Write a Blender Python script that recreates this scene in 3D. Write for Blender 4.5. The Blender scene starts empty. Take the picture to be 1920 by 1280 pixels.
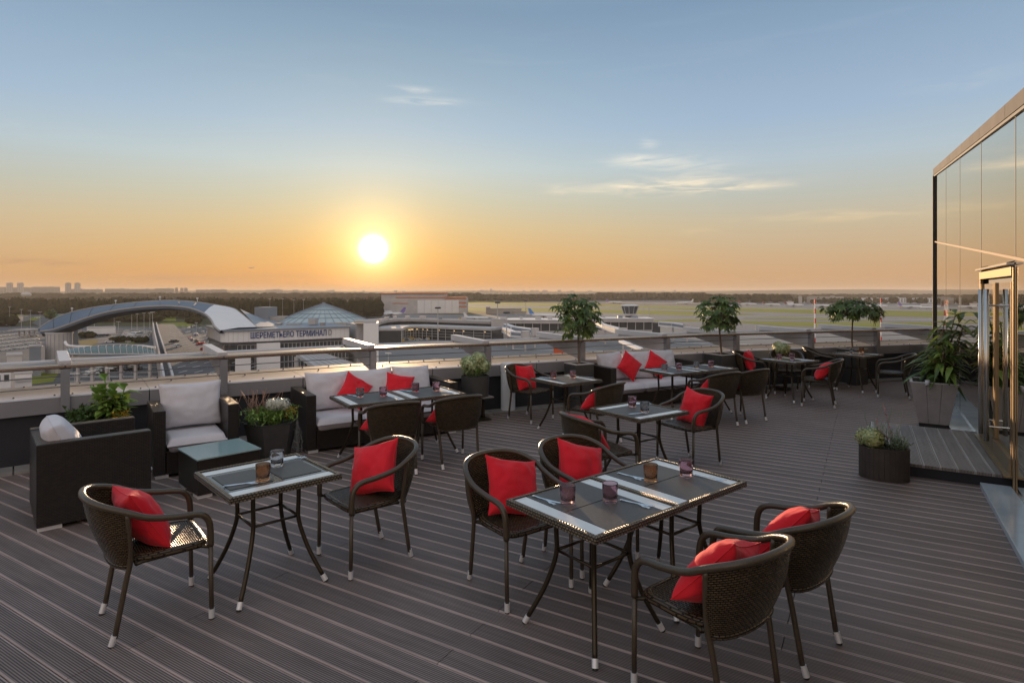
import bpy, math, random
from mathutils import Vector, Matrix, noise
random.seed(7)
sc = bpy.context.scene
col = sc.collection
pi = math.pi
# ------------------------------------------------------------------ camera
cam = bpy.data.cameras.new('camera'); camo = bpy.data.objects.new('camera', cam); col.objects.link(camo); sc.camera = camo
EYE = 1.95; F = 1121.0
camo.location = (0, 0, EYE); camo.rotation_euler = (pi/2, 0, 0)
cam.sensor_width = 36; cam.lens = 36*F/1920; cam.shift_y = -93/1920; cam.clip_start = 0.05; cam.clip_end = 30000
# ------------------------------------------------------------------ world
SUN_AZ = math.radians(-13.06); SUN_EL = math.radians(3.98)
SUND = Vector((math.sin(SUN_AZ)*math.cos(SUN_EL), math.cos(SUN_AZ)*math.cos(SUN_EL), math.sin(SUN_EL)))
world = bpy.data.worlds.new('World'); sc.world = world; world.use_nodes = True
wt = world.node_tree; wn = wt.nodes; wl = wt.links; bg = wn['Background']
def s2l(c): return tuple(((x/255)/12.92 if x/255 <= .04045 else ((x/255+.055)/1.055)**2.4) for x in c)
def N(nt, t, **k):
    n = nt.nodes.new(t)
    for a, b in k.items(): setattr(n, a, b)
    return n
def ramp(nt, stops, interp='LINEAR'):
    r = N(nt, 'ShaderNodeValToRGB'); cr = r.color_ramp; cr.interpolation = interp
    while len(cr.elements) < len(stops): cr.elements.new(0.5)
    for e, (p, c) in zip(cr.elements, stops): e.position = p; e.color = (*c[:3], 1)
    return r
def mth(nt, op, a, b=None, c=None, clamp=False):
    m = N(nt, 'ShaderNodeMath', operation=op, use_clamp=clamp)
    for i, v in enumerate((a, b, c)):
        if v is None: continue
        if isinstance(v, (int, float)): m.inputs[i].default_value = v
        else: nt.links.new(v, m.inputs[i])
    return m.outputs[0]
def mixc(nt, f, a, b, bt='MIX'):
    m = N(nt, 'ShaderNodeMix', data_type='RGBA', blend_type=bt)
    for i, v in ((0, f), (6, a), (7, b)):
        if isinstance(v, (int, float)): m.inputs[i].default_value = v
        elif isinstance(v, tuple): m.inputs[i].default_value = (*v[:3], 1)
        else: nt.links.new(v, m.inputs[i])
    return m.outputs[2]
tc = N(wt, 'ShaderNodeTexCoord'); sep = N(wt, 'ShaderNodeSeparateXYZ'); wl.new(tc.outputs['Generated'], sep.inputs[0])
elev = mth(wt, 'MULTIPLY', mth(wt, 'ARCSINE', mth(wt, 'MAXIMUM', sep.outputs[2], 0.0)), 180/pi/90)   # 0..1 = 0..90 deg
def e(d): return d/90
gw = ramp(wt, [(e(0), s2l((212,134,46))), (e(1.6), s2l((224,152,56))), (e(3.6), s2l((222,170,88))), (e(6), s2l((212,184,128))), (e(8.5), s2l((198,193,162))), (e(11.5), s2l((188,201,196))), (e(15), s2l((168,190,202))), (e(19.5), s2l((148,174,188))), (e(25), s2l((123,152,172))), (e(34), s2l((134,156,174))), (e(90), s2l((166,176,186)))])
gc = ramp(wt, [(e(0), s2l((184,142,102))), (e(1.6), s2l((192,152,112))), (e(3.6), s2l((192,164,130))), (e(6), s2l((190,175,148))), (e(8.5), s2l((180,182,172))), (e(11.5), s2l((172,187,196))), (e(15), s2l((154,176,198))), (e(19.5), s2l((140,164,188))), (e(25), s2l((120,146,173))), (e(34), s2l((134,155,176))), (e(90), s2l((166,176,186)))])
gb = ramp(wt, [(e(0), s2l((206,182,168))), (e(12), s2l((230,208,192))), (e(30), s2l((222,211,202))), (e(60), s2l((194,194,198))), (e(90), s2l((166,176,186)))]); wl.new(elev, gb.inputs[0])  # unseen sky behind and overhead, brightened to add fill light on the terrace
wl.new(elev, gw.inputs[0]); wl.new(elev, gc.inputs[0])
dot = N(wt, 'ShaderNodeVectorMath', operation='DOT_PRODUCT'); wl.new(tc.outputs['Generated'], dot.inputs[0]); dot.inputs[1].default_value = SUND
ang = mth(wt, 'ARCCOSINE', mth(wt, 'MINIMUM', dot.outputs['Value'], 0.999999))      # radians from the sun
angd = mth(wt, 'MULTIPLY', ang, 180/pi)
wf = mth(wt, 'SMOOTH_MIN', mth(wt, 'DIVIDE', angd, 34.0), 1.0, 0.15, clamp=True)
grad = mixc(wt, wf, gw.outputs[0], gc.outputs[0])
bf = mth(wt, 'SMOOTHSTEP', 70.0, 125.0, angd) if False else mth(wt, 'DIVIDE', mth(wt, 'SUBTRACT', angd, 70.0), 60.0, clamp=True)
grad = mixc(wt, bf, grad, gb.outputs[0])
def gauss(sig): return mth(wt, 'EXPONENT', mth(wt, 'MULTIPLY', mth(wt, 'POWER', mth(wt, 'DIVIDE', angd, sig), 2.0), -1.0))
def expo(sig): return mth(wt, 'EXPONENT', mth(wt, 'MULTIPLY', mth(wt, 'DIVIDE', angd, sig), -1.0))
def scol(c, f):
    m = N(wt, 'ShaderNodeVectorMath', operation='SCALE'); m.inputs[0].default_value = c; wl.new(f, m.inputs['Scale']); return m.outputs[0]
def addv(a, b):
    m = N(wt, 'ShaderNodeVectorMath', operation='ADD'); wl.new(a, m.inputs[0]); wl.new(b, m.inputs[1]); return m.outputs[0]
glow = addv(scol((.58, .32, .08), expo(4.6)), addv(scol((.34, .27, .14), gauss(3.4)), addv(scol((1.0, .85, .55), expo(.9)), scol((16, 15, 13), gauss(.70)))))
# thin cirrus, a few wisps drawn out along the horizon
mp = N(wt, 'ShaderNodeMapping'); wl.new(tc.outputs['Generated'], mp.inputs[0]); mp.inputs['Scale'].default_value = (3.0, 3.0, 26.0); mp.inputs['Location'].default_value = (1.3, .2, .35); mp.inputs['Rotation'].default_value = (0, .03, 0)
nz = N(wt, 'ShaderNodeTexNoise'); wl.new(mp.outputs[0], nz.inputs[0]); nz.inputs['Scale'].default_value = 1.0; nz.inputs['Detail'].default_value = 9; nz.inputs['Roughness'].default_value = .62; nz.inputs['Distortion'].default_value = .6
cl = mth(wt, 'MULTIPLY', mth(wt, 'SUBTRACT', nz.outputs[0], .56, clamp=True), 2.2, clamp=True)
def wisp(px, py, rx, ry, amp):
    d = Vector(((px-960)/F, 1, (547-py)/F)).normalized()
    s = N(wt, 'ShaderNodeVectorMath', operation='SUBTRACT'); wl.new(tc.outputs['Generated'], s.inputs[0]); s.inputs[1].default_value = d
    q = N(wt, 'ShaderNodeVectorMath', operation='MULTIPLY'); wl.new(s.outputs[0], q.inputs[0]); q.inputs[1].default_value = (F/rx, F/rx*.6, F/ry)
    l = N(wt, 'ShaderNodeVectorMath', operation='LENGTH'); wl.new(q.outputs[0], l.inputs[0])
    return mth(wt, 'MULTIPLY', mth(wt, 'EXPONENT', mth(wt, 'MULTIPLY', mth(wt, 'POWER', l.outputs['Value'], 2.0), -1.0)), amp)
mp2 = N(wt, 'ShaderNodeMapping'); wl.new(tc.outputs['Generated'], mp2.inputs[0]); mp2.inputs['Scale'].default_value = (7, 7, 55); mp2.inputs['Rotation'].default_value = (0, .06, 0)
nz2 = N(wt, 'ShaderNodeTexNoise'); wl.new(mp2.outputs[0], nz2.inputs[0]); nz2.inputs['Scale'].default_value = 1.6; nz2.inputs['Detail'].default_value = 8; nz2.inputs['Roughness'].default_value = .6; nz2.inputs['Distortion'].default_value = 1.0
wsum = None
for a in ((1250, 350, 130, 13, 1.6), (1195, 300, 50, 9, 1.2), (1370, 353, 75, 5, 1.1), (1290, 312, 60, 15, .5), (800, 190, 60, 6, 1.0), (775, 168, 35, 5, .9), (1560, 405, 120, 9, .6), (1046, 355, 22, 8, .6), (1217, 268, 14, 9, .6), (1790, 150, 50, 14, .3), (1310, 434, 26, 6, .5)):
    wv = wisp(*a); wsum = wv if wsum is None else mth(wt, 'ADD', wsum, wv)
wmask = mth(wt, 'MULTIPLY', wsum, mth(wt, 'MULTIPLY', mth(wt, 'SUBTRACT', nz2.outputs[0], .40, clamp=True), 3.2, clamp=True), clamp=True)
cmask = mth(wt, 'ADD', mth(wt, 'MULTIPLY', cl, .16), mth(wt, 'MULTIPLY', wmask, 1.0), clamp=True)
cloudc = ramp(wt, [(e(0), s2l((226,178,120))), (e(6), s2l((232,205,160))), (e(12), s2l((236,230,214))), (e(25), s2l((186,202,214)))]); wl.new(elev, cloudc.inputs[0])
sky1 = mixc(wt, cmask, grad, cloudc.outputs[0])
# low dusky streaks just above the horizon, left of the sun
low = None
for a in ((60, 491, 75, 6, 1.0), (330, 521, 160, 7, .7), (560, 516, 90, 5, .5), (1000, 522, 220, 5, .35)):
    wv = wisp(*a); low = wv if low is None else mth(wt, 'ADD', low, wv)
lowm = mth(wt, 'MULTIPLY', low, mth(wt, 'MULTIPLY', mth(wt, 'SUBTRACT', nz2.outputs[0], .38, clamp=True), 3.0, clamp=True), clamp=True)
sky1 = mixc(wt, mth(wt, 'MULTIPLY', lowm, .85), sky1, s2l((176,134,104)))
nish = N(wt, 'ShaderNodeTexSky', sky_type='NISHITA'); nish.sun_disc = False; nish.sun_elevation = SUN_EL; nish.sun_rotation = SUN_AZ; nish.dust_density = 1.0; nish.air_density = 1.0; nish.ozone_density = 2.0
SKYS = 0.10
nsc = N(wt, 'ShaderNodeVectorMath', operation='MINIMUM'); wl.new(nish.outputs[0], nsc.inputs[0]); nsc.inputs[1].default_value = (6, 5, 4)
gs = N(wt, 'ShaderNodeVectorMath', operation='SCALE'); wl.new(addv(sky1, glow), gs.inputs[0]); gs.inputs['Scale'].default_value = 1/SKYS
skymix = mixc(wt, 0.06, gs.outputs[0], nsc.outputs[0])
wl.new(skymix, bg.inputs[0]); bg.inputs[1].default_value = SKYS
# ------------------------------------------------------------------ sun
sl = bpy.data.lights.new('sun', 'SUN'); so = bpy.data.objects.new('sun', sl); col.objects.link(so)
sl.energy = 5.0; sl.angle = math.radians(.5); sl.color = (1.0, .68, .40)
so.rotation_euler = (-SUND).to_track_quat('-Z', 'Y').to_euler(); so.location = (0, 0, 30)
vs = sc.view_settings; vs.view_transform = 'Standard'; vs.look = 'None'; vs.exposure = 0.22; vs.gamma = 1; vs.use_curve_mapping = False
cy = sc.cycles; cy.max_bounces = 8; cy.diffuse_bounces = 3; cy.glossy_bounces = 4; cy.transmission_bounces = 6; cy.volume_bounces = 1; cy.transparent_max_bounces = 12
cy.caustics_reflective = False; cy.caustics_refractive = False; cy.sample_clamp_indirect = 4; cy.use_denoising = True

# ------------------------------------------------------------------ helpers
class MB:
    def __init__(s): s.v = []; s.f = []; s.uv = {}; s.mi = []; s.cm = 0
    def add(s, vs, fs, uvs=None):
        b = len(s.v); s.v += [tuple(v) for v in vs]
        for i, f in enumerate(fs):
            if uvs: s.uv[len(s.f)] = uvs[i]
            s.f.append(tuple(b+j for j in f)); s.mi.append(s.cm)
        return s
    def box(s, c, d, rz=0, M=None, top=None):
        x, y, z = d[0]/2, d[1]/2, d[2]/2; t = top or (1, 1)
        vs = [Vector(p) for p in ((-x,-y,-z),(x,-y,-z),(x,y,-z),(-x,y,-z),(-x*t[0],-y*t[1],z),(x*t[0],-y*t[1],z),(x*t[0],y*t[1],z),(-x*t[0],y*t[1],z))]
        T = Matrix.Translation(c) @ Matrix.Rotation(rz, 4, 'Z')
        if M is not None: T = M @ T
        return s.add([T @ v for v in vs], [(0,3,2,1),(4,5,6,7),(0,1,5,4),(1,2,6,5),(2,3,7,6),(3,0,4,7)])
    def prism(s, poly, z0, z1, M=None):
        n = len(poly); vs = [Vector((p[0], p[1], z0)) for p in poly]+[Vector((p[0], p[1], z1)) for p in poly]
        if M is not None: vs = [M @ v for v in vs]
        return s.add(vs, [tuple(reversed(range(n))), tuple(range(n, 2*n))]+[(i, (i+1) % n, n+(i+1) % n, n+i) for i in range(n)])
    def tube(s, pts, r, n=10, closed=False, cap=True):
        pts = [Vector(p) for p in pts]; m = len(pts); rr = r if isinstance(r, (list, tuple)) else [r]*m
        vs = []; up = None; L = [0]
        for i in range(1, m): L.append(L[-1]+(pts[i]-pts[i-1]).length)
        for i in range(m):
            if closed: d = (pts[(i+1) % m]-pts[i-1]).normalized()
            else: d = (pts[min(i+1, m-1)]-pts[max(i-1, 0)]).normalized()
            if up is None: up = Vector((0, 0, 1)) if abs(d.z) < .9 else Vector((1, 0, 0))
            sd = d.cross(up)
            if sd.length < 1e-6: sd = d.orthogonal()
            sd.normalize(); up = sd.cross(d).normalized()
            for k in range(n):
                a = 2*pi*k/n; vs.append(pts[i]+(sd*math.cos(a)+up*math.sin(a))*rr[i])
        fs = []; uvs = []
        for i in range(m if closed else m-1):
            j = (i+1) % m
            for k in range(n):
                k2 = (k+1) % n; fs.append((i*n+k, i*n+k2, j*n+k2, j*n+k))
                l0, l1 = L[i], (L[i+1] if i+1 < m else L[i]+.1); c = 2*pi*rr[i]/n
                uvs.append(((l0, k*c), (l0, (k+1)*c), (l1, (k+1)*c), (l1, k*c)))
        if cap and not closed:
            fs.append(tuple(reversed(range(n)))); uvs.append(tuple((0, 0) for _ in range(n)))
            fs.append(tuple(range((m-1)*n, m*n))); uvs.append(tuple((0, 0) for _ in range(n)))
        return s.add(vs, fs, uvs)
    def lathe(s, prof, n=24, c=(0, 0, 0), sx=1, sy=1):
        vs = []; m = len(prof)
        for r, z in prof:
            for k in range(n): a = 2*pi*k/n; vs.append((c[0]+r*sx*math.cos(a), c[1]+r*sy*math.sin(a), c[2]+z))
        fs = [(i*n+k, i*n+(k+1) % n, (i+1)*n+(k+1) % n, (i+1)*n+k) for i in range(m-1) for k in range(n)]
        if prof[0][0] > 1e-6: fs.append(tuple(reversed(range(n))))
        if prof[-1][0] > 1e-6: fs.append(tuple(range((m-1)*n, m*n)))
        return s.add(vs, fs)
    def grid(s, P, uv=None, flip=False):
        a, b = len(P), len(P[0]); vs = [p for r in P for p in r]; fs = []; uvs = []
        for i in range(a-1):
            for j in range(b-1):
                q = [(i, j), (i+1, j), (i+1, j+1), (i, j+1)]
                if flip: q.reverse()
                fs.append(tuple(x*b+y for x, y in q)); uvs.append(tuple(uv(x, y) for x, y in q) if uv else None)
        return s.add(vs, fs, uvs if uv else None)
    def build(s, name, mat, parent=None, smooth=False, link=True, bevel=0):
        me = bpy.data.meshes.new(name); me.from_pydata(s.v, [], s.f)
        mats = mat if isinstance(mat, (list, tuple)) else [mat]
        for m in mats: me.materials.append(m)
        if len(mats) > 1: me.polygons.foreach_set('material_index', s.mi)
        uvl = me.uv_layers.new(name='UVMap').data
        for p in me.polygons:
            u = s.uv.get(p.index)
            if u:
                for k, li in enumerate(p.loop_indices): uvl[li].uv = u[k]
            else:
                nx, ny, nzz = (abs(c) for c in p.normal); 
                for li in p.loop_indices:
                    c = me.vertices[me.loops[li].vertex_index].co
                    uvl[li].uv = (c.x, c.y) if nzz >= nx and nzz >= ny else ((c.y, c.z) if nx >= ny else (c.x, c.z))
        if smooth: me.shade_smooth()
        me.update()
        o = bpy.data.objects.new(name, me)
        if link: col.objects.link(o)
        if bevel:
            b = o.modifiers.new('bevel', 'BEVEL'); b.width = bevel; b.segments = 2; b.limit_method = 'ANGLE'
            if not smooth: me.shade_smooth(); b.harden_normals = True
        if parent is not None: o.parent = parent
        return o
def tag(o, label=None, cat=None, group=None, kind=None):
    if label: o['label'] = label
    if cat: o['category'] = cat
    if group: o['group'] = group
    if kind: o['kind'] = kind
    return o
def empty(name, loc=(0, 0, 0), rz=0, label=None, cat=None, group=None, kind=None):
    o = bpy.data.objects.new(name, None); col.objects.link(o); o.location = loc; o.rotation_euler = (0, 0, rz); o.empty_display_size = .2
    return tag(o, label, cat, group, kind)
def copy_tree(o, parent=None):
    c = o.copy(); col.objects.link(c)
    if parent is not None: c.parent = parent
    for ch in list(o.children): copy_tree(ch, c)
    return c
def place(o, loc, rz=0, label=None, group=None, scale=None):
    o.location = loc; o.rotation_euler = (0, 0, rz)
    if label: o['label'] = label
    if group: o['group'] = group
    if scale: o.scale = (scale,)*3 if isinstance(scale, (int, float)) else scale
    return o
def P(px, py, D):           # a point seen at a pixel of the survey, at distance D
    return Vector(((px-960)*D/F, D, EYE-(py-547)*D/F))
GZ = -26.0
def G(px, py, h=0.0):       # a point of the airport ground
    D = F*(EYE-GZ-h)/(py-547); return Vector(((px-960)*D/F, D, GZ+h))
def fl(px, py, z=0.0):      # a point of the terrace floor
    D = F*(EYE-z)/(py-547); return ((px-960)*D/F, D)

# ------------------------------------------------------------------ materials
MATS = {}
def mat(name, colr, rough=.6, metal=0, spec=.5, **k):
    m = bpy.data.materials.new(name); m.use_nodes = True; MATS[name] = m
    b = m.node_tree.nodes['Principled BSDF']; b.inputs['Base Color'].default_value = (*colr[:3], 1)
    b.inputs['Roughness'].default_value = rough; b.inputs['Metallic'].default_value = metal; b.inputs['Specular IOR Level'].default_value = spec
    for kk, v in k.items(): b.inputs[kk.replace('_', ' ')].default_value = v
    return m
def varied(name, c1, c2, scale, rough=.6, metal=0, spec=.5, bump=0, coord='Object', detail=5, dist=.01, stretch=(1, 1, 1), r2=None):
    m = mat(name, c1, rough, metal, spec); nt = m.node_tree; b = nt.nodes['Principled BSDF']
    t = N(nt, 'ShaderNodeTexCoord'); mp_ = N(nt, 'ShaderNodeMapping'); mp_.inputs['Scale'].default_value = stretch; nt.links.new(t.outputs[coord], mp_.inputs[0])
    n = N(nt, 'ShaderNodeTexNoise'); n.inputs['Scale'].default_value = scale; n.inputs['Detail'].default_value = detail; n.inputs['Roughness'].default_value = .6; nt.links.new(mp_.outputs[0], n.inputs[0])
    r = ramp(nt, [(.32, c1), (.68, c2)]); nt.links.new(n.outputs[0], r.inputs[0]); nt.links.new(r.outputs[0], b.inputs['Base Color'])
    if r2 is not None:
        rr = ramp(nt, [(.3, (rough,)*3), (.7, (r2,)*3)]); nt.links.new(n.outputs[0], rr.inputs[0]); nt.links.new(rr.outputs[0], b.inputs['Roughness'])
    if bump:
        bp = N(nt, 'ShaderNodeBump'); bp.inputs['Strength'].default_value = bump; bp.inputs['Distance'].default_value = dist; nt.links.new(n.outputs[0], bp.inputs['Height']); nt.links.new(bp.outputs[0], b.inputs['Normal'])
    return m
def wicker(name, c1, c2, bw=.017, rh=.0075, rough=.32, tr=0):
    m = mat(name, c1, rough, 0, .5); nt = m.node_tree; b = nt.nodes['Principled BSDF']; b.inputs['Coat Weight'].default_value = .08; b.inputs['Coat Roughness'].default_value = .25
    t = N(nt, 'ShaderNodeUVMap'); br = N(nt, 'ShaderNodeTexBrick'); nt.links.new(t.outputs[0], br.inputs[0])
    br.inputs['Scale'].default_value = 1; br.inputs['Brick Width'].default_value = bw; br.inputs['Row Height'].default_value = rh; br.inputs['Mortar Size'].default_value = rh*.30; br.inputs['Mortar Smooth'].default_value = 1.0
    br.inputs['Color1'].default_value = (*c1, 1); br.inputs['Color2'].default_value = (*c2, 1); br.inputs['Mortar'].default_value = (c1[0]*.12, c1[1]*.12, c1[2]*.12, 1)
    nt.links.new(br.outputs['Color'], b.inputs['Base Color'])
    bp = N(nt, 'ShaderNodeBump'); bp.invert = True; bp.inputs['Strength'].default_value = 1.0; bp.inputs['Distance'].default_value = .007; nt.links.new(br.outputs['Fac'], bp.inputs['Height']); nt.links.new(bp.outputs[0], b.inputs['Normal'])
    return m
M_wick = wicker('dark_wicker', (.070, .043, .020), (.120, .078, .038), .024, .012, .27)
M_wicks = wicker('dark_wicker_sofa', (.024, .015, .010), (.044, .029, .019), .036, .0125, .30)
M_wickt = wicker('table_edge_wicker', (.15, .11, .07), (.24, .18, .11), .022, .0155, .26)
M_tube = varied('wicker_tube', (.050, .036, .022), (.085, .062, .038), 60, .30, 0, .6, .6, 'UV', 3, .002, (4, 1, 1))
M_metal_dk = mat('dark_bronze_metal', (.05, .038, .023), .30, .6, .5)
M_cap = mat('brushed_foot_cap', (.80, .80, .82), .42, .35)
M_blk = mat('black_rubber', (.015, .015, .015), .6)
M_tglass = varied('dark_table_glass', (.085, .080, .070), (.11, .10, .088), 9, .10, 0, .6, r2=.2)
M_band = varied('frosted_band', (.80, .82, .81), (.86, .87, .86), 6, .30, 0, .5)
M_mat = varied('placemat_slate', (.088, .084, .080), (.11, .105, .10), 60, .5, 0, .35, .1)
M_silver = mat('cutlery_steel', (.85, .85, .86), .16, 1)
def cloth(name, c1, c2, sheen=.3, wr=.5):
    m = varied(name, c1, c2, 3.2, .8, 0, .25, 0)
    nt = m.node_tree; b = nt.nodes['Principled BSDF']; b.inputs['Sheen Weight'].default_value = sheen
    t = N(nt, 'ShaderNodeTexCoord'); n = N(nt, 'ShaderNodeTexNoise'); nt.links.new(t.outputs['Object'], n.inputs[0]); n.inputs['Scale'].default_value = 7; n.inputs['Detail'].default_value = 4; n.inputs['Distortion'].default_value = 1.2
    n2 = N(nt, 'ShaderNodeTexNoise'); nt.links.new(t.outputs['Object'], n2.inputs[0]); n2.inputs['Scale'].default_value = 380
    h = mth(nt, 'ADD', n.outputs[0], mth(nt, 'MULTIPLY', n2.outputs[0], .05))
    bp = N(nt, 'ShaderNodeBump'); bp.inputs['Strength'].default_value = wr; bp.inputs['Distance'].default_value = .014; nt.links.new(h, bp.inputs['Height']); nt.links.new(bp.outputs[0], b.inputs['Normal'])
    return m
M_red = cloth('red_cotton', (.74, .012, .028), (.84, .024, .038), .15, .6)
M_white = cloth('pale_grey_canvas', (.66, .63, .67), (.73, .70, .73), .1, .35)
def tumbler(name, c):
    m = mat(name, c, .03, 0, .5); b = m.node_tree.nodes['Principled BSDF']; b.inputs['Transmission Weight'].default_value = .92; b.inputs['IOR'].default_value = 1.35
    return m
M_gl1 = tumbler('amethyst_glass', (.78, .55, .62)); M_gl2 = tumbler('smoke_glass', (.78, .78, .80)); M_gl3 = tumbler('amber_rose_glass', (.95, .58, .36))
M_ctop = mat('green_tinted_glass', (.32, .46, .46), .05, 0, .7); 
# deck boards: fine grooves between two smooth edge strips
def deckmat(name, base, lf=1.5):
    m = mat(name, base, .55, 0, .45); nt = m.node_tree; b = nt.nodes['Principled BSDF']
    t = N(nt, 'ShaderNodeTexCoord'); sp = N(nt, 'ShaderNodeSeparateXYZ'); nt.links.new(t.outputs['Object'], sp.inputs[0])
    ay = mth(nt, 'ABSOLUTE', sp.outputs[1])
    edge = mth(nt, 'SMOOTH_MAX', 0.0, mth(nt, 'MULTIPLY', mth(nt, 'SUBTRACT', ay, .0630), 2000), .0, clamp=True)
    gro = mth(nt, 'POWER', mth(nt, 'MULTIPLY', mth(nt, 'ADD', mth(nt, 'SINE', mth(nt, 'MULTIPLY', sp.outputs[1], 2*pi/.0124)), 1.0), .5), .8)
    hgt = mth(nt, 'MAXIMUM', gro, edge)
    oi = N(nt, 'ShaderNodeObjectInfo')
    no = N(nt, 'ShaderNodeTexNoise'); mp_ = N(nt, 'ShaderNodeMapping'); nt.links.new(t.outputs['Object'], mp_.inputs[0]); mp_.inputs['Scale'].default_value = (1, 14, 1); nt.links.new(oi.outputs['Random'], mp_.inputs['Location']); nt.links.new(mp_.outputs[0], no.inputs[0]); no.inputs['Scale'].default_value = 2.5; no.inputs['Detail'].default_value = 6
    geo = N(nt, 'ShaderNodeNewGeometry'); nb = N(nt, 'ShaderNodeTexNoise'); nt.links.new(geo.outputs['Position'], nb.inputs[0]); nb.inputs['Scale'].default_value = 1.1; nb.inputs['Detail'].default_value = 4
    nd = N(nt, 'ShaderNodeTexNoise'); nt.links.new(geo.outputs['Position'], nd.inputs[0]); nd.inputs['Scale'].default_value = 9; nd.inputs['Detail'].default_value = 8; nd.inputs['Roughness'].default_value = .7
    spot = mth(nt, 'MULTIPLY', mth(nt, 'SUBTRACT', nd.outputs[0], .64, clamp=True), 2.2)
    shade = mth(nt, 'ADD', mth(nt, 'ADD', spot, mth(nt, 'MULTIPLY', mth(nt, 'SUBTRACT', no.outputs[0], .5), .8)), mth(nt, 'ADD', mth(nt, 'MULTIPLY', mth(nt, 'SUBTRACT', oi.outputs['Random'], .5), .22), mth(nt, 'ADD', 1.0, mth(nt, 'MULTIPLY', mth(nt, 'SUBTRACT', nb.outputs[0], .5), .5))))
    dark = (base[0]*.16, base[1]*.16, base[2]*.16); lite = tuple(min(1, c*lf) for c in base)
    c1 = mixc(nt, hgt, dark, base); c2 = mixc(nt, edge, c1, lite)
    sc_ = N(nt, 'ShaderNodeVectorMath', operation='SCALE'); nt.links.new(c2, sc_.inputs[0]); nt.links.new(shade, sc_.inputs['Scale'])
    nt.links.new(sc_.outputs[0], b.inputs['Base Color'])
    nt.links.new(mth(nt, 'SUBTRACT', .62, mth(nt, 'MULTIPLY', edge, .16)), b.inputs['Roughness'])
    bp = N(nt, 'ShaderNodeBump'); bp.inputs['Strength'].default_value = .6; bp.inputs['Distance'].default_value = .0015; nt.links.new(hgt, bp.inputs['Height']); nt.links.new(bp.outputs[0], b.inputs['Normal'])
    return m
M_deck = deckmat('composite_deck_board', (.29, .225, .205))
M_step = deckmat('step_deck_board', (.36, .31, .28), 1.25)
M_under = mat('deck_underlay', (.02, .018, .018), .8)
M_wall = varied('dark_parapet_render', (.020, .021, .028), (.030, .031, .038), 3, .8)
M_fascia = varied('grey_metal_fascia', (.26, .26, .29), (.34, .33, .36), 1.3, .42, .3)
M_coping = varied('pale_metal_coping', (.78, .81, .92), (.86, .89, .97), 1.6, .65, 0, .2, .15, dist=.004)
M_post = varied('grey_metal_post', (.26, .27, .31), (.33, .33, .37), 2, .4, .4)
M_armc = mat('pale_painted_arm', (.62, .60, .61), .45)
M_fin = mat('light_grey_fin_plate', (.52, .54, .60), .5)
M_rail = mat('handrail_metal', (.34, .27, .23), .25, .8)
M_shade = mat('grey_louvre', (.24, .23, .24), .5, .3)
M_cable = mat('steel_cable', (.18, .18, .2), .4, .7)
M_plinth = varied('plinth_tile', (.22, .21, .20), (.30, .28, .26), 4, .8)
def mirror_glass():
    m = mat('bronze_mirror_glazing', (.70, .63, .51), .012, 1.0); nt = m.node_tree; b = nt.nodes['Principled BSDF']
    g = N(nt, 'ShaderNodeNewGeometry'); n = N(nt, 'ShaderNodeTexNoise'); nt.links.new(g.outputs['Position'], n.inputs[0]); n.inputs['Scale'].default_value = .6
    bp = N(nt, 'ShaderNodeBump'); bp.inputs['Strength'].default_value = .05; bp.inputs['Distance'].default_value = .05; nt.links.new(n.outputs[0], bp.inputs['Height']); nt.links.new(bp.outputs[0], b.inputs['Normal'])
    return m
M_mirror = mirror_glass()
M_seal = mat('dark_glazing_seal', (.03, .027, .025), .5)
M_fasc3 = varied('pavilion_fascia', (.11, .10, .10), (.15, .14, .135), 2, .7, 0, .2)
M_fasc2 = varied('pale_roof_fascia', (.40, .38, .37), (.48, .46, .45), 2, .9, 0, .0)
M_gold = mat('bronze_door_frame', (.34, .25, .15), .38, .8)
M_steel = mat('brushed_steel', (.62, .60, .58), .22, 1)
M_sill = varied('polished_stone_sill', (.46, .50, .52), (.60, .62, .62), 2.5, .12, 0, .5)
M_planter = varied('brown_planter_board', (.20, .175, .165), (.27, .235, .22), 8, .6)
M_planter2 = varied('dark_grey_planter', (.05, .05, .05), (.07, .068, .066), 8, .55)
M_plpale = varied('pale_planter_board', (.34, .31, .30), (.42, .38, .37), 6, .6)
M_stave = varied('dark_brown_stave', (.045, .035, .03), (.065, .05, .042), 8, .6)
M_rimlt = mat('pale_planter_rim', (.55, .54, .55), .5)
M_soil = varied('planter_soil', (.03, .022, .016), (.06, .045, .03), 40, .95)
M_bin = varied('pale_blue_enamel', (.84, .88, .94), (.88, .92, .97), 3, .35)
def leafm(name, c1, c2, tr=.25):
    m = mat(name, c1, .42, 0, .5); nt = m.node_tree; b = nt.nodes['Principled BSDF']; out = nt.nodes['Material Output']
    g = N(nt, 'ShaderNodeNewGeometry'); n = N(nt, 'ShaderNodeTexNoise'); nt.links.new(g.outputs['Position'], n.inputs[0]); n.inputs['Scale'].default_value = 14; n.inputs['Detail'].default_value = 3
    ri = mth(nt, 'ADD', mth(nt, 'MULTIPLY', g.outputs['Random Per Island'], .6), mth(nt, 'MULTIPLY', n.outputs[0], .5))
    r = ramp(nt, [(.15, c1), (.85, c2)]); nt.links.new(ri, r.inputs[0]); nt.links.new(r.outputs[0], b.inputs['Base Color'])
    ts = N(nt, 'ShaderNodeBsdfTranslucent'); nt.links.new(r.outputs[0], ts.inputs[0]); mx = N(nt, 'ShaderNodeMixShader'); mx.inputs[0].default_value = tr
    nt.links.new(b.outputs[0], mx.inputs[1]); nt.links.new(ts.outputs[0], mx.inputs[2]); nt.links.new(mx.outputs[0], out.inputs[0])
    return m
M_leaf = leafm('dark_glossy_leaf', (.022, .055, .016), (.15, .23, .06))
M_leaf2 = leafm('fresh_green_leaf', (.07, .17, .025), (.36, .50, .11))
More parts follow.
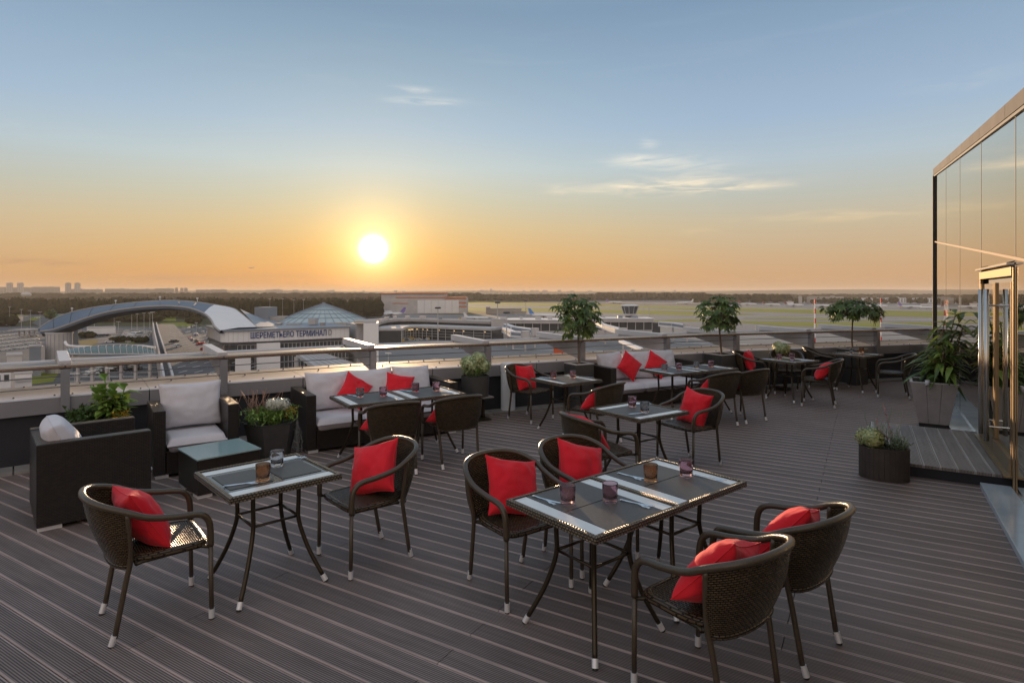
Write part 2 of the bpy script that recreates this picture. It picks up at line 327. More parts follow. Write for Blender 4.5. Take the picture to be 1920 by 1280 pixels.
M_sage = leafm('grey_green_sprig', (.18, .24, .14), (.36, .42, .27))
M_hyd = leafm('pale_green_floret', (.16, .24, .06), (.78, .84, .50), .2)
M_hydy = leafm('yellow_green_floret', (.26, .28, .06), (.84, .82, .40), .2)
M_wfl = leafm('white_floret', (.62, .62, .52), (.82, .82, .74), .15)
M_yfl = leafm('yellow_floret', (.70, .42, .03), (.85, .60, .08), .2)
M_pfl = leafm('pink_dry_stem', (.40, .22, .16), (.55, .34, .24), .2)
M_pink = leafm('pink_floret', (.6, .2, .22), (.8, .35, .35), .2)
M_trail = leafm('silver_trailing_leaf', (.42, .42, .42), (.6, .6, .6), .1)
M_bark = varied('grey_brown_bark', (.16, .12, .085), (.26, .20, .15), 30, .85, bump=.5)
# airport
M_asph = varied('airport_asphalt', (.075, .078, .085), (.11, .11, .118), .02, .85, 0, .3, detail=8)
M_apron = varied('concrete_apron', (.17, .17, .175), (.245, .24, .24), .012, .8, detail=10)
M_road = varied('road_asphalt', (.075, .078, .088), (.11, .112, .122), .05, .85, detail=6)
M_grass = varied('airfield_grass', (.17, .20, .035), (.28, .28, .055), .01, .95, 0, .1, detail=10, stretch=(1, 3, 1))
M_grassb = varied('dry_grass', (.12, .10, .045), (.19, .155, .06), .015, .95, 0, .1, detail=10, stretch=(1, 3, 1))
M_field = varied('far_fields', (.055, .062, .030), (.10, .095, .05), .003, .95, 0, .1, detail=10)
M_forest = leafm('conifer_forest', (.020, .022, .010), (.045, .042, .018), .03); _b = M_forest.node_tree.nodes['Principled BSDF']; _b.inputs['Roughness'].default_value = .95; _b.inputs['Specular IOR Level'].default_value = 0
M_line = mat('road_paint', (.75, .75, .74), .6)
M_conc = varied('pale_concrete', (.46, .45, .46), (.58, .56, .55), .15, .9, 0, .1)
M_whitep = varied('white_cladding', (.76, .76, .78), (.84, .83, .83), .1, .75, 0, .25)
M_cladj = varied('grey_blue_cladding', (.20, .24, .30), (.27, .31, .37), .08, .45, .2)
M_under2 = mat('dark_soffit', (.07, .075, .09), .6)
M_archc = varied('blue_grey_arch_cladding', (.10, .135, .19), (.14, .175, .235), .08, .5, .2)
M_glassd = mat('dark_facade_glass', (.05, .055, .06), .08, 0, .8)
M_dome = varied('dome_glazing', (.46, .54, .53), (.58, .64, .62), .3, .22, .3)
M_blue = mat('sign_blue', (.030, .075, .24), .5)
M_orange = mat('orange_stripe', (.55, .16, .05), .6)
M_orange2 = mat('orange_cladding', (.75, .12, .03), .6)
M_redp = mat('red_mast_paint', (.5, .03, .03), .5)
M_block = varied('far_block_render', (.30, .27, .25), (.42, .39, .36), .02, .8)
M_tower = varied('pale_tower_render', (.48, .46, .44), (.58, .55, .52), .02, .8)
M_plane = mat('aircraft_white', (.78, .79, .80), .3)
M_carmats = [mat('car_paint_'+n, c, .3, .2) for n, c in (('white', (.72, .72, .72)), ('silver', (.42, .43, .45)), ('black', (.03, .03, .035)), ('red', (.45, .03, .03)), ('blue', (.06, .10, .25)), ('yellow', (.7, .45, .05)))]
M_hill = varied('wooded_hills', (.030, .036, .022), (.06, .062, .038), .004, .95, 0, .1)
# ================================================================== LARGE STRUCTURE: airport below the terrace
def sheet(name, pts, m, z, kind='structure'):
    mb = MB(); vs = [(p[0], p[1], GZ+z) for p in pts]; mb.add(vs, [tuple(range(len(vs)))])
    o = mb.build(name, m); 
    if o.data.polygons[0].normal.z < 0: o.data.flip_normals()
    return tag(o, kind=kind)
def band(name, top, bot, m, z):      # strip of ground between two lines given by survey pixels
    a = [G(x, y) for x, y in top]; b = [G(x, y) for x, y in reversed(bot)]
    return sheet(name, a+b, m, z)
sheet('ground', [(-10800, -1200), (10800, -1200), (10800, 11500), (-10800, 11500)], M_field, 0)
sheet('airport_apron', [(-75, -120), (2200, -120), (2200, 1500), (560, 2050), (-300, 1400), (-210, 640), (-75, 300)], M_apron, .06)
sheet('landside_asphalt', [(-900, -120), (-75, -120), (-75, 300), (-160, 470), (-900, 520)], M_road, .05)
band('grass', [(700, 562.5), (860, 563), (1140, 571), (1280, 574.5), (1750, 584), (2300, 594)], [(700, 570), (860, 571), (1140, 576), (1280, 580.5), (1750, 595), (2300, 609)], M_grass, .14)
band('grass', [(760, 573.5), (860, 575), (1140, 579.5), (1280, 583.5), (1360, 586.5), (1416, 588.5)], [(760, 586), (860, 583), (1140, 587), (1280, 592), (1360, 591.5), (1416, 589.6)], M_grass, .14)
band('grass', [(1395, 596), (1470, 593), (1550, 596), (1650, 600)], [(1395, 597.5), (1470, 598), (1550, 600.5), (1650, 603)], M_grass, .14)
band('grass', [(1375, 601.5), (1460, 603), (1620, 604.5), (1760, 604), (2300, 606)], [(1375, 604), (1460, 611), (1620, 614.5), (1760, 612.5), (2300, 622)], M_grass, .14)
band('grass', [(840, 563.8), (1130, 568.4), (1320, 571.2)], [(840, 565.4), (1130, 570), (1320, 572.6)], M_grassb, .2)
band('grass', [(780, 586.5), (880, 583.5), (930, 586)], [(780, 588), (880, 590), (930, 590)], M_grassb, .2)
band('grass', [(1205, 602), (1290, 598), (1330, 600)], [(1205, 603), (1290, 602.5), (1330, 602)], M_grass, .15)
band('grass', [(0, 571), (160, 582), (0+330, 590)], [(-200, 594), (60, 601), (330, 602)], M_grass, .14)
band('grass', [(146, 637), (185, 636)], [(150, 650), (178, 652)], M_grassb, .14)
band('grass', [(212, 637), (250, 636), (275, 637)], [(205, 641), (250, 644), (277, 643)], M_grass, .14)
band('grass', [(62, 700), (112, 696)], [(55, 722), (100, 716)], M_grass, .14)
band('grass', [(300, 606), (372, 603)], [(305, 612), (352, 613)], M_grass, .14)
# roads curving out of the landside
band('road', [(-60, 612), (60, 589), (200, 584), (330, 588)], [(-60, 619), (70, 593.5), (200, 587), (330, 590)], M_road, .2)
band('road', [(60, 606), (85, 590), (95, 585)], [(92, 620), (104, 592), (108, 586)], M_road, .22)
# runway and taxiway paint
for (x0, y0, x1, y1, w) in ((830, 572.3, 1900, 583.5, .25), (1150, 589.8, 1900, 600.3, .3), (1300, 594.2, 1900, 603.2, .35), (1000, 622, 1500, 634, .5), (1100, 640, 1700, 652, .6), (960, 655, 1600, 668, .6)):
    band('road_marking', [(x0, y0), (x1, y1)], [(x0, y0+w), (x1, y1+w)], M_line, .3)
# hills on the horizon
mb = MB(); rows = []
for i in range(90):
    x = -9000+18000*i/89; hgt = 6+16*noise.noise(Vector((i*.13, 0, 3)))+ (26*math.exp(-((x-4400)/1500)**2))+(12*math.exp(-((x+3000)/1800)**2))
    rows.append([(x, 7200, GZ), (x, 7600, max(2, hgt)), (x, 9000, max(0, hgt-4))])
mb.grid(rows); tag(mb.build('hills', M_hill, smooth=True), kind='structure')
# ---- forests (stuff) ------------------------------------------------
def forest(name, bands, seed, label, m=M_forest):
    rnd = random.Random(seed); mb = MB()
    for (xa, xb, ya, yb, n, h0, h1, w, con) in bands:
        for _ in range(n):
            t = rnd.random(); g = G(xa+(xb-xa)*rnd.random(), ya+(yb-ya)*t*t); h = rnd.uniform(h0, h1); r = w*rnd.uniform(.7, 1.3)
            k = 6; a0 = rnd.random()*6; pr = ((r*.5, .12), (r, .25), (r*.72, .5), (r*.4, .75), (0.05, 1.0)) if rnd.random() < con else ((r*.4, .10), (r*1.15, .42), (r*1.05, .68), (r*.55, .92), (.1, 1.0))
            vs = []
            for (rr, zz) in pr:
                for q in range(k): aa = a0+2*pi*q/k; f_ = rnd.uniform(.75, 1.25); vs.append((g.x+rr*f_*math.cos(aa), g.y+rr*f_*math.sin(aa), g.z+h*zz))
            mb.add(vs, [(i*k+q, i*k+(q+1) % k, (i+1)*k+(q+1) % k, (i+1)*k+q) for i in range(4) for q in range(k)])
    return tag(mb.build(name, m), label, 'forest', kind='stuff')
forest('forest', [(150, 712, 597, 584, 760, 10, 20, 4.2, .72), (-100, 715, 584, 572, 1000, 9, 20, 5.5, .7), (-60, 150, 590, 578, 300, 7, 13, 5, .4)], 1, 'dark conifer forest behind the arched terminal roof')
forest('far_woodland', [(820, 1110, 564, 561, 500, 16, 22, 10, .3), (1120, 1320, 563.5, 560.5, 420, 20, 27, 10, .4), (1100, 1800, 560, 557, 500, 14, 20, 16, .2), (0, 900, 562, 556, 800, 16, 26, 18, .3), (1300, 1480, 568, 566, 160, 14, 24, 7, .2), (1480, 1800, 569.5, 567, 130, 10, 16, 5, .2)], 2, 'hazy low woodland stretching beyond the runways to the horizon')
forest('shrub_rows', [(212, 250, 641.5, 640, 26, 2, 3.5, 1.6, 0), (255, 274, 643, 641, 16, 2, 3.5, 1.6, 0), (146, 176, 604, 598, 30, 6, 12, 4, .2), (176, 300, 604, 600, 60, 4, 9, 3.5, .2), (352, 372, 607, 603, 16, 4, 6, 3, 0), (-40, 30, 612, 603, 40, 5, 9, 4, .1), (150, 173, 634, 631, 14, 3, 4, 2, 0)], 3, 'clumps of roadside shrubs between the parking lots')
# a few single trees
def small_tree(px, py, h, r, seed, label):
    rnd = random.Random(seed); g = G(px, py); t = empty('roadside_tree', g, 0, label, 'tree')
    mb = MB(); mb.tube([(0, 0, 0), (0, 0, h*.5)], [.25, .12], 6); mb.build('trunk', M_bark, t)
    mb = MB()
    for _ in range(160):
        d = Vector((rnd.gauss(0, 1), rnd.gauss(0, 1), rnd.gauss(0, 1))).normalized()*rnd.uniform(.4, 1); c = Vector((d.x*r, d.y*r, h*.6+d.z*h*.4)); a = Vector((rnd.gauss(0, 1), rnd.gauss(0, 1), rnd.gauss(0, 1))).normalized()*r*.35; b = a.orthogonal().normalized()*r*.3
        mb.add([c-a, c-b, c+a, c+b], [(0, 1, 2, 3)])
    mb.build('crown', M_leaf, t)
small_tree(95, 603, 12, 4.5, 5, 'single dark bushy tree beside the curving approach road')
# ---- far city -------------------------------------------------------
def far_block(px0, px1, ytop, D, depth, m, label, group=None, cat='apartment block', windows=True, name='apartment_block', yb=None):
    a = P(px0, ytop, D); b = P(px1, ytop, D); th = math.atan2((a.x+b.x)/2, D); w = (b.x-a.x)*math.cos(th); h = a.z-GZ
    t = empty(name, ((a.x+b.x)/2+math.sin(th)*depth/2, D+math.cos(th)*depth/2, GZ), -th, label, cat, group)
    mb = MB(); mb.box((0, 0, h/2), (w, depth, h)); mb.build('wall', m, t)
    mb = MB(); mb.box((0, 0, h+.5), (w*.96, depth*.96, 1)); 
    if w > 25: mb.box((w*.2, 0, h+2.2), (w*.12, depth*.3, 2.6))
    else: mb.box((0, 0, h+2.2), (w*.5, depth*.5, 2.6))
    mb.build('roof', M_block, t)
    if windows:
        mb = MB(); nf = max(3, int(min(h, (570-ytop)*D/F)/6)); nc = max(3, int(w/6))
        for i in range(nf):
            for j in range(nc):
                mb.box((-w/2+w*(j+.5)/nc, -depth/2-.05, h-3-i*(h*.9/ (nf+1))), (w/nc*.5, .3, 1.8))
        tag(mb.build('window', M_glassd, t), kind='stuff')
    return t
for (x0, x1, y, lab) in ((12, 24.5, 530.5, 'pale tower block at the far left of the skyline'), (32, 44.5, 530.5, 'second pale tower block from the left on the skyline'), (122, 133.5, 531, 'left tower of the skyline pair standing apart from the long blocks'), (139.5, 151, 531, 'right tower of the skyline pair standing apart from the long blocks')):
    far_block(x0, x1, y, 3000, 26, M_tower, lab, cat='tower block', name='tower_block')
blocks = [(-40, 12, 538, 3300), (24, 60, 539, 3400), (60, 113, 538, 3300), (133, 160, 542, 3400), (160, 193, 542.5, 3300), (197, 243, 541.5, 3300), (243, 290, 542, 3400), (290, 327, 541, 3300), (328, 334, 540, 3500), (338, 344, 540.5, 3500), (345, 352, 540.5, 3500), (367, 397, 543.5, 3400), (395, 426, 543, 3300), (498, 530, 543.5, 4500), (512, 526, 542.5, 4600), (548, 560, 543.8, 4500), (569, 576, 544.5, 4500)]
for i, (x0, x1, y, D) in enumerate(blocks):
    far_block(x0, x1, y, D, 30, M_block, ('first', 'second', 'third', 'fourth', 'fifth', 'sixth', 'seventh', 'eighth', 'ninth', 'tenth', 'eleventh', 'twelfth', 'thirteenth', 'fourteenth', 'fifteenth', 'sixteenth', 'seventeenth')[i]+' brownish apartment block from the left edge in the hazy skyline', 'apartment blocks of the left skyline')
rnd = random.Random(11)
for i in range(44):
    x = rnd.choice([rnd.uniform(580, 880), rnd.uniform(885, 1080), rnd.uniform(900, 1320)]); w = rnd.uniform(2.5, 9)
    far_block(x, x+w, 546.6-rnd.random()**2*3.2, 6000, 40, M_block, 'tiny hazy city building on the horizon right of the sun', 'city buildings on the far horizon', 'building', False, 'city_building')
far_block(919, 922.5, 541.5, 6100, 24, M_block, 'tallest tower on the horizon between the hangar and the first potted tree', None, 'tower', False, 'city_building')
for (x0, x1, y, D, lab) in ((1600, 1636, 559, 1500, 'long white dormitory block behind the parked aircraft, left one'), (1644, 1699, 558.5, 1480, 'longest white dormitory block behind the parked aircraft'), (1710, 1765, 559, 1500, 'white dormitory block nearest the glass facade')):
    far_block(x0, x1, y, D, 20, M_whitep, lab)
far_block(1512, 1582, 557, 1450, 60, M_block, 'low brown maintenance hangar behind the far apron', None, 'hangar', False, 'maintenance_hangar')
far_block(1497, 1504, 556, 1400, 12, M_tower, 'small pale control block beside the far maintenance hangar', None, 'building', False, 'control_block')
far_block(1473, 1488, 566, 1330, 12, M_whitep, 'small white hut on the far apron edge', None, 'hut', False, 'apron_hut')
far_block(1725, 1760, 570, 1250, 16, M_whitep, 'low white service shed right of the far parked aircraft', None, 'shed', False, 'service_shed')
far_block(1280, 1300, 549, 3500, 40, M_block, 'hazy slab block on the ridge above the far woodland', None, 'building', False, 'city_building')
# radio tower with bulging top beyond the forest
t = empty('water_tower', P(49, 556, 1500), 0, 'round water tower rising hazily above the forest at left', 'water tower'); t.location.z = GZ
h = 1.95-(556-547)*1500/F-GZ
mb = MB(); mb.tube([(0, 0, 0), (0, 0, h)], [3, 2.5], 10); mb.build('shaft', M_conc, t)
mb = MB(); mb.lathe([(2, 0), (9, 4), (11, 8), (8, 13), (3, 15)], 20, (0, 0, h-3)); mb.build('tank', M_conc, t)

# ---- aircraft ---------------------------------------------------------
def make_plane(finm, engm):
    t = empty('airliner')
    mb = MB(); prof = [(-17, .25, .6), (-16, .9, .2), (-14, 1.6, 0), (-10, 1.9, 0), (8, 1.9, 0), (12, 1.4, .4), (17, .35, 1.0)]
    mb.tube([(p[0], 0, 3.6+p[2]) for p in prof], [p[1] for p in prof], 14); mb.build('fuselage', M_plane, t, True)
    for s in (-1, 1):
        mb = MB(); mb.add([(-3, s*1.5, 3), (3.5, s*1.5, 3), (6.5, s*16, 4.4), (4.6, s*16, 4.4), (-3, s*1.5, 3.5), (3.5, s*1.5, 3.4), (6.5, s*16, 4.55), (4.6, s*16, 4.55)], [(0, 1, 2, 3), (7, 6, 5, 4), (0, 4, 5, 1), (1, 5, 6, 2), (2, 6, 7, 3), (3, 7, 4, 0)]); mb.build('wing', M_plane, t)
        mb = MB(); mb.tube([(-3.4, s*5.2, 2), (-2.6, s*5.2, 2), (.2, s*5.2, 2.1)], [.8, .95, .6], 12); mb.build('engine', engm, t, True)
        mb = MB(); mb.add([(13.5, s*.5, 4.7), (16.5, s*.5, 4.7), (17.6, s*6, 5.1), (16.6, s*6, 5.1), (13.5, s*.5, 4.9), (16.5, s*.5, 4.9), (17.6, s*6, 5.2), (16.6, s*6, 5.2)], [(0, 1, 2, 3), (7, 6, 5, 4), (0, 4, 5, 1), (1, 5, 6, 2), (2, 6, 7, 3), (3, 7, 4, 0)]); mb.build('tailplane', M_plane, t)
        mb = MB(); mb.tube([(2, s*2.6, 0), (2, s*2.6, 3)], .35, 6); mb.build('main_gear', M_blk, t)
    mb = MB(); mb.add([(11, -.2, 5), (16.5, -.2, 5), (18.3, -.1, 11), (15.8, -.1, 11), (11, .2, 5), (16.5, .2, 5), (18.3, .1, 11), (15.8, .1, 11)], [(3, 2, 1, 0), (4, 5, 6, 7), (0, 1, 5, 4), (1, 2, 6, 5), (2, 3, 7, 6), (3, 0, 4, 7)]); mb.build('tail_fin', finm, t)
    mb = MB(); mb.tube([(-12.5, 0, 0), (-12.5, 0, 2.6)], .25, 6); mb.build('nose_gear', M_blk, t)
    return t
M_finb = mat('fin_blue', (.08, .25, .60), .35); M_finp = mat('fin_violet', (.22, .16, .45), .35); M_find = mat('fin_dark_red', (.16, .05, .06), .35); M_finw = mat('fin_white', (.7, .7, .72), .35)
pl = {k: make_plane(m, M_conc) for k, m in (('b', M_finb), ('p', M_finp), ('d', M_find), ('w', M_finw))}
used = set()
def plane(k, px, py, rz, sc_, label):
    o = pl[k] if k not in used else copy_tree(pl[k]); used.add(k)
    tag(o, label, 'airliner', 'airliners parked about the airfield'); place(o, G(px, py), math.radians(rz), scale=sc_)
plane('p', 730, 594.5, 5, 1.0, 'white airliner with violet tail fin parked before the striped hangar')
plane('w', 712, 590, 172, .95, 'white airliner half lost in sun glare left of the hangar')
plane('w', 893, 600.5, 172, .72, 'small white airliner parked behind the curved concourse, in front of brown sheds')
plane('b', 1023, 598, 172, 1.0, 'airliner with bright blue tail fin behind the concourse by the first potted tree')
plane('p', 1152, 569.5, 176, 1.05, 'hazy airliner taxiing behind the ramp control tower')
plane('w', 1284, 571, 5, 1.1, 'white airliner far off, left of the second potted tree')
plane('d', 1402, 573.2, 172, 1.0, 'far airliner with dark fin right of the second potted tree')
plane('d', 1447, 574.2, 172, .95, 'far airliner with dark fin, second right of the second potted tree')
plane('d', 1489, 575.2, 172, 1.0, 'far airliner in front of the small white hut')
plane('d', 1541, 576.2, 172, .9, 'far airliner in front of the brown maintenance hangar')
plane('d', 1645, 577.2, 172, 1.0, 'far airliner in front of the longest dormitory block')
plane('p', 1707, 579, 172, 1.05, 'far airliner with dark violet fin below the right dormitory blocks')
plane('w', 1738, 579.6, 10, .8, 'white airliner farthest right by the service shed')
o = copy_tree(pl['w']); tag(o, 'tiny airliner flying low in the orange sky left of the sun', 'airliner', 'airliners parked about the airfield'); place(o, P(471, 503, 3200), math.radians(20), scale=.8)

# ---- hangar with orange stripes ------------------------------------
D = 760; a = P(715, 550.5, D); b = P(832, 550.5, D); w = b.x-a.x; h = a.z-GZ
t = empty('striped_hangar', (a.x, D, GZ), math.radians(2), 'large grey aircraft hangar with orange stripes right of the sun', 'hangar')
mb = MB(); mb.box((w/2, 30, h/2), (w, 60, h)); mb.build('wall', M_conc, t)
mb = MB(); mb.box((w/2, 29, h+.6), (w+2, 62, 1.4)); mb.box((w+13, 24, h*.80+.4), (31, 50, 1)); mb.build('roof', M_orange, t)
mb = MB(); mb.box((w+14.5, 25, h*.4), (28.8, 50, h*.8)); mb.build('annex', M_conc, t)
for i in range(6):
    mb = MB(); mb.box((50+i*8.8, -.3, 9), (8.4, .5, 16.5)); mb.build('door_panel', M_whitep, t)
for (x0, x1, z, hh) in ((18, w-1, h*.80, 1.2), (14, 34, h*.52, .8), (w+4, w+28.7, h*.55, 1.5), (w+4, w+28.7, h*.36, 1.5), (w+1, w+28.7, h*.74, 1)):
    mb = MB(); mb.box(((x0+x1)/2, -.22, z), (x1-x0, .4, hh)); mb.build('orange_stripe', M_orange, t)
t = empty('brown_shed', G(945, 588.5), 0, 'low long brown shed on the grass right of the striped hangar', 'shed')
mb = MB(); mb.box((0, 0, 3.2), (44, 10, 6.4)); mb.box((-20, 0, 4.5), (5, 9, 9)); mb.build('wall', M_block, t); mb = MB(); mb.box((0, 0, 6.7), (45, 11, .5)); mb.build('roof', M_cladj, t)
t = empty('apron_shed', G(975, 589), 0, 'small dark shed right of the long brown shed', 'shed')
mb = MB(); mb.box((0, 0, 1.6), (16, 8, 3.2)); mb.build('wall', M_block, t); mb = MB(); mb.box((0, 0, 3.4), (17, 9, .4)); mb.build('roof', M_block, t)

# ---- terminal with the arched roof ------------------------------------
term = empty('terminal_building', (0, 0, 0), 0, 'pale terminal with blue Cyrillic lettering and a sweeping arched roof', 'terminal')
Pl = P(417, 619, 185); Pr = P(656, 611, 208); xd = (Pr-Pl); xd.z = 0; TL = xd.length; xd.normalize(); yd = Vector((-xd.y, xd.x, 0)); zr = Pl.z
TM = Matrix(((xd.x, yd.x, 0, Pl.x), (xd.y, yd.y, 0, Pl.y), (0, 0, 1, 0), (0, 0, 0, 1)))
TR = 4.5
def tpoly(off=0, dep=34, x1=None):
    x1 = TL if x1 is None else x1; r = TR-off*0
    return [(off, dep), (off, r)]+[(r-(r-off)*math.cos(i*pi/2/8)+0, r-(r-off)*math.sin(i*pi/2/8)) for i in range(1, 8)]+[(r, off), (x1, off), (x1, dep)]
mb = MB(); mb.prism(tpoly(0.9), GZ, zr-4.0, TM); mb.build('lower_glazing', M_glassd, term)
mb = MB(); mb.prism(tpoly(0.35), zr-4.05, zr-.4, TM); mb.build('wall', M_conc, term)
mb = MB(); mb.prism(tpoly(-.5), zr-.5, zr, TM); mb.build('roof', M_cladj, term, bevel=.05)
# cladding panels of the upper band, each its own piece
ip = 0; pw = 1.55; pan = None
for i in range(int((TL-TR-.1)/pw)):
    x = TR+pw*(i+.5)
    if pan is None:
        mb = MB(); mb.box((0, 0, 0), (pw-.05, .12, 3.4)); pan = mb.build('cladding_panel', M_whitep, term); o = pan
    else: o = pan.copy(); col.objects.link(o)
    o.matrix_world = TM @ Matrix.Translation((x, .22, zr-2.25))
for i in range(5):
    a = (i+.5)*pi/10; o = pan.copy(); col.objects.link(o); o.matrix_world = TM @ Matrix.Translation((TR-(TR-.24)*math.cos(a), TR-(TR-.24)*math.sin(a), zr-2.25)) @ Matrix.Rotation(-(pi/2-a), 4, 'Z') @ Matrix.Diagonal((.86, 1, 1, 1))
mb = MB()
for i in range(28):
    mb.box(tuple(TM @ Vector((TR+i*(TL-TR)/28, .82, (zr-4+GZ)/2)))[:2]+((zr-4+GZ)/2,), (.12, .16, zr-4-GZ), math.atan2(xd.y, xd.x))
for k in range(5): 
    c = TM @ Vector(((TL+TR)/2, .80, 0)); mb.box((c.x, c.y, zr-5-2*k), (TL-TR, .12, .12), math.atan2(xd.y, xd.x))
tag(mb.build('mullion', M_conc, term), kind='stuff')
mb = MB(); mb.prism(tpoly(0.6), zr-4.9, zr-4.15, TM); mb.build('dark_band', M_under2, term)
mb = MB(); mb.box((13.5, .3, (zr-4.6+GZ)/2), (7.0, 1.6, zr-4.6-GZ), 0, TM); mb.build('entrance_bay', M_whitep, term)
# lettering
def text_mesh(txt, name, m, parent, mw, width, height, depth=.15):
    cu = bpy.data.curves.new(name, 'FONT'); cu.body = txt; cu.extrude = .05; cu.offset = .012; tmp = bpy.data.objects.new('tmp', cu); col.objects.link(tmp)
    bpy.context.view_layer.update(); me = bpy.data.meshes.new_from_object(tmp.evaluated_get(bpy.context.evaluated_depsgraph_get())); bpy.data.objects.remove(tmp)
    xs = [v.co.x for v in me.vertices]; ys = [v.co.y for v in me.vertices]; x0, x1, y0, y1 = min(xs), max(xs), min(ys), max(ys)
    for v in me.vertices: v.co = ((v.co.x-x0)/(x1-x0)*width, -v.co.z/.05*depth/2, (v.co.y-y0)/(y1-y0)*height)
    me.materials.clear(); me.materials.append(m); o = bpy.data.objects.new(name, me); col.objects.link(o); o.parent = parent; o.matrix_world = mw
    return o
def s_of(px):
    k = (px-960)/F; return (k*Pl.y-Pl.x)/(xd.x-k*xd.y)
s0, s1, s2, s3, s4, s5 = s_of(470), s_of(551), s_of(555), s_of(612), s_of(616), s_of(622)
LH = 2.0; LZ = zr-2.95
text_mesh('ШЕРЕМЕТЬЕВО', 'lettering', M_blue, term, TM @ Matrix.Translation((s0, -.02, LZ)), s1-s0, LH)
text_mesh('ТЕРМИНАЛ', 'lettering', M_blue, term, TM @ Matrix.Translation((s2, -.02, LZ)), s3-s2, LH)
text_mesh('D', 'lettering', mat('sign_grey', (.28, .28, .30), .5), term, TM @ Matrix.Translation((s4, -.02, LZ)), s5-s4, LH)
# corner block right of the lettering
bl = P(671, 606.5, 203); br_ = P(702, 606.5, 206)
t2 = MB(); t2.box(((bl.x+br_.x)/2, 212, (bl.z+GZ)/2), (br_.x-bl.x, 16, bl.z-GZ), math.radians(12)); t2.build('corner_block', M_whitep, term)
t2 = MB(); t2.box(((bl.x+br_.x)/2-2.5, 214, bl.z+.3), (br_.x-bl.x+2.5, 17, .5), math.radians(12)); t2.build('corner_roof', M_fasc2, term)
t2 = MB(); t2.box(((bl.x+br_.x)/2-5.2, 216, (bl.z-.5+GZ)/2), (6, 14, bl.z-.6-GZ), math.radians(30)); t2.build('stair_block', M_conc, term)
# glazed cone
dc = P(607, 601, 247); dr = 83*247/F; ap = P(607, 568.6, 247).z
prof = [(dr*(1-t), dc.z+(ap-dc.z)*(t*1.0+.10*math.sin(pi*t)*0+.0)) for t in (0, .25, .5, .75, .97)]
prof = [(dr*(1-t), dc.z+(ap-dc.z)*(1-(1-t)**1.12)) for t in (0, .2, .4, .6, .8, .97)]
mb = MB(); mb.lathe(prof, 36, (dc.x, dc.y, 0)); mb.build('glass_cone', M_dome, term)
mb = MB()
for k in range(36):
    a = 2*pi*k/36; mb.tube([(dc.x+r*math.cos(a), dc.y+r*math.sin(a), z+.08) for r, z in prof], .09, 4)
for r, z in prof[1:5]: mb.tube([(dc.x+r*math.cos(2*pi*k/36), dc.y+r*math.sin(2*pi*k/36), z+.08) for k in range(36)], .09, 4, closed=True)
mb.tube([(dc.x, dc.y, ap-1), (dc.x, dc.y, ap+.4)], [1.2, .5], 10)
mb.build('cone_rib', M_cladj, term)
mb = MB(); mb.lathe([(dr+.6, dc.z-1.8), (dr+.6, dc.z-.1), (dr, dc.z)], 36, (dc.x, dc.y, 0)); mb.build('cone_drum', M_fasc2, term)
# arched ribbon roof
low_ = [(76, 621), (100, 617.5), (130, 607.5), (165, 595), (205, 584), (250, 577), (300, 573.5), (335, 574.5), (360, 578.5), (382, 587), (395, 598), (402, 611), (412, 620)]
upp = [(72, 616), (100, 598), (135, 585), (175, 576.5), (217, 570.8), (258, 566.5), (300, 563.8), (335, 563.8), (370, 566.5), (402, 571.5), (436, 578), (452, 588), (482, 613.5)]
Dn = [206, 205, 204, 203, 202, 201, 200, 199, 197, 194, 191, 188, 186]
Du = [212, 214, 216, 217, 218, 218, 218, 217, 216, 214, 211, 205, 194]
def cr(pts, n=6):
    out = []; m_ = len(pts)
    for i in range(m_-1):
        p0, p1, p2, p3 = pts[max(i-1, 0)], pts[i], pts[i+1], pts[min(i+2, m_-1)]
        for k in range(n):
            t_ = k/n; out.append(.5*((2*p1)+(p2-p0)*t_+(2*p0-5*p1+4*p2-p3)*t_*t_+(3*p1-p0-3*p2+p3)*t_**3))
    out.append(pts[-1]); return out
lo = cr([P(x, y, d) for (x, y), d in zip(low_, Dn)]); up_ = cr([P(x, y, d) for (x, y), d in zip(upp, Du)])
mb = MB(); R_ = []
for a, b in zip(lo, up_): 
    mid = (a+b)/2+Vector((0, 0, .35)); th = Vector((0, 0, -.9)); R_.append([a, mid, b, b+th, (a+b)/2+Vector((0, 0, -1.1)), a+th, a])
sof = []
for i_, a in enumerate(lo):
    dz = 2.3-1.5*i_/len(lo); sof.append([a+Vector((0, .05, -.3)), a+Vector((0, .9, -dz*.75)), a+Vector((0, 4.5, -dz*1.05))])
sm_ = MB(); sm_.grid(sof); sm_.build('soffit', M_under2, term, True)
mb.grid(R_, flip=True); mb.build('arched_roof', M_archc, term, True).data.set_sharp_from_angle(angle=.6)
mb = MB()
for i in range(6, 54, 6): mb.tube([lo[i]+Vector((0, 0, .1)), (lo[i]+up_[i])/2+Vector((0, 0, .42)), up_[i]+Vector((0, 0, .1))], .07, 5)
mb.build('roof_seam', M_under2, term)
mb = MB(); mb.tube([p+Vector((0, -.05, 0)) for p in lo], .28, 6); mb.tube([p+Vector((0, 0, .05)) for p in up_], .22, 6); mb.build('roof_edge', M_fasc2, term)
for i in range(12, 60, 12): 
    mb = MB(); mb.tube([up_[i], up_[i]+Vector((0, 0, 1.3))], .1, 6); mb.box(tuple(up_[i]+Vector((0, 0, 1.4))), (.5, .5, .5)); mb.build('roof_lamp', M_whitep, term)
# white roof panels on the sweep down to the terminal
for i in range(3):
    k = 54+i*6; mb = MB(); mb.grid([[lo[j]+Vector((0, 0, .12)), (lo[j]+up_[j])/2+Vector((0, 0, .47)), up_[j]+Vector((0, 0, .12))] for j in range(k, min(k+7, len(lo)))], flip=True); mb.build('white_roof_panel', M_whitep, term, True)
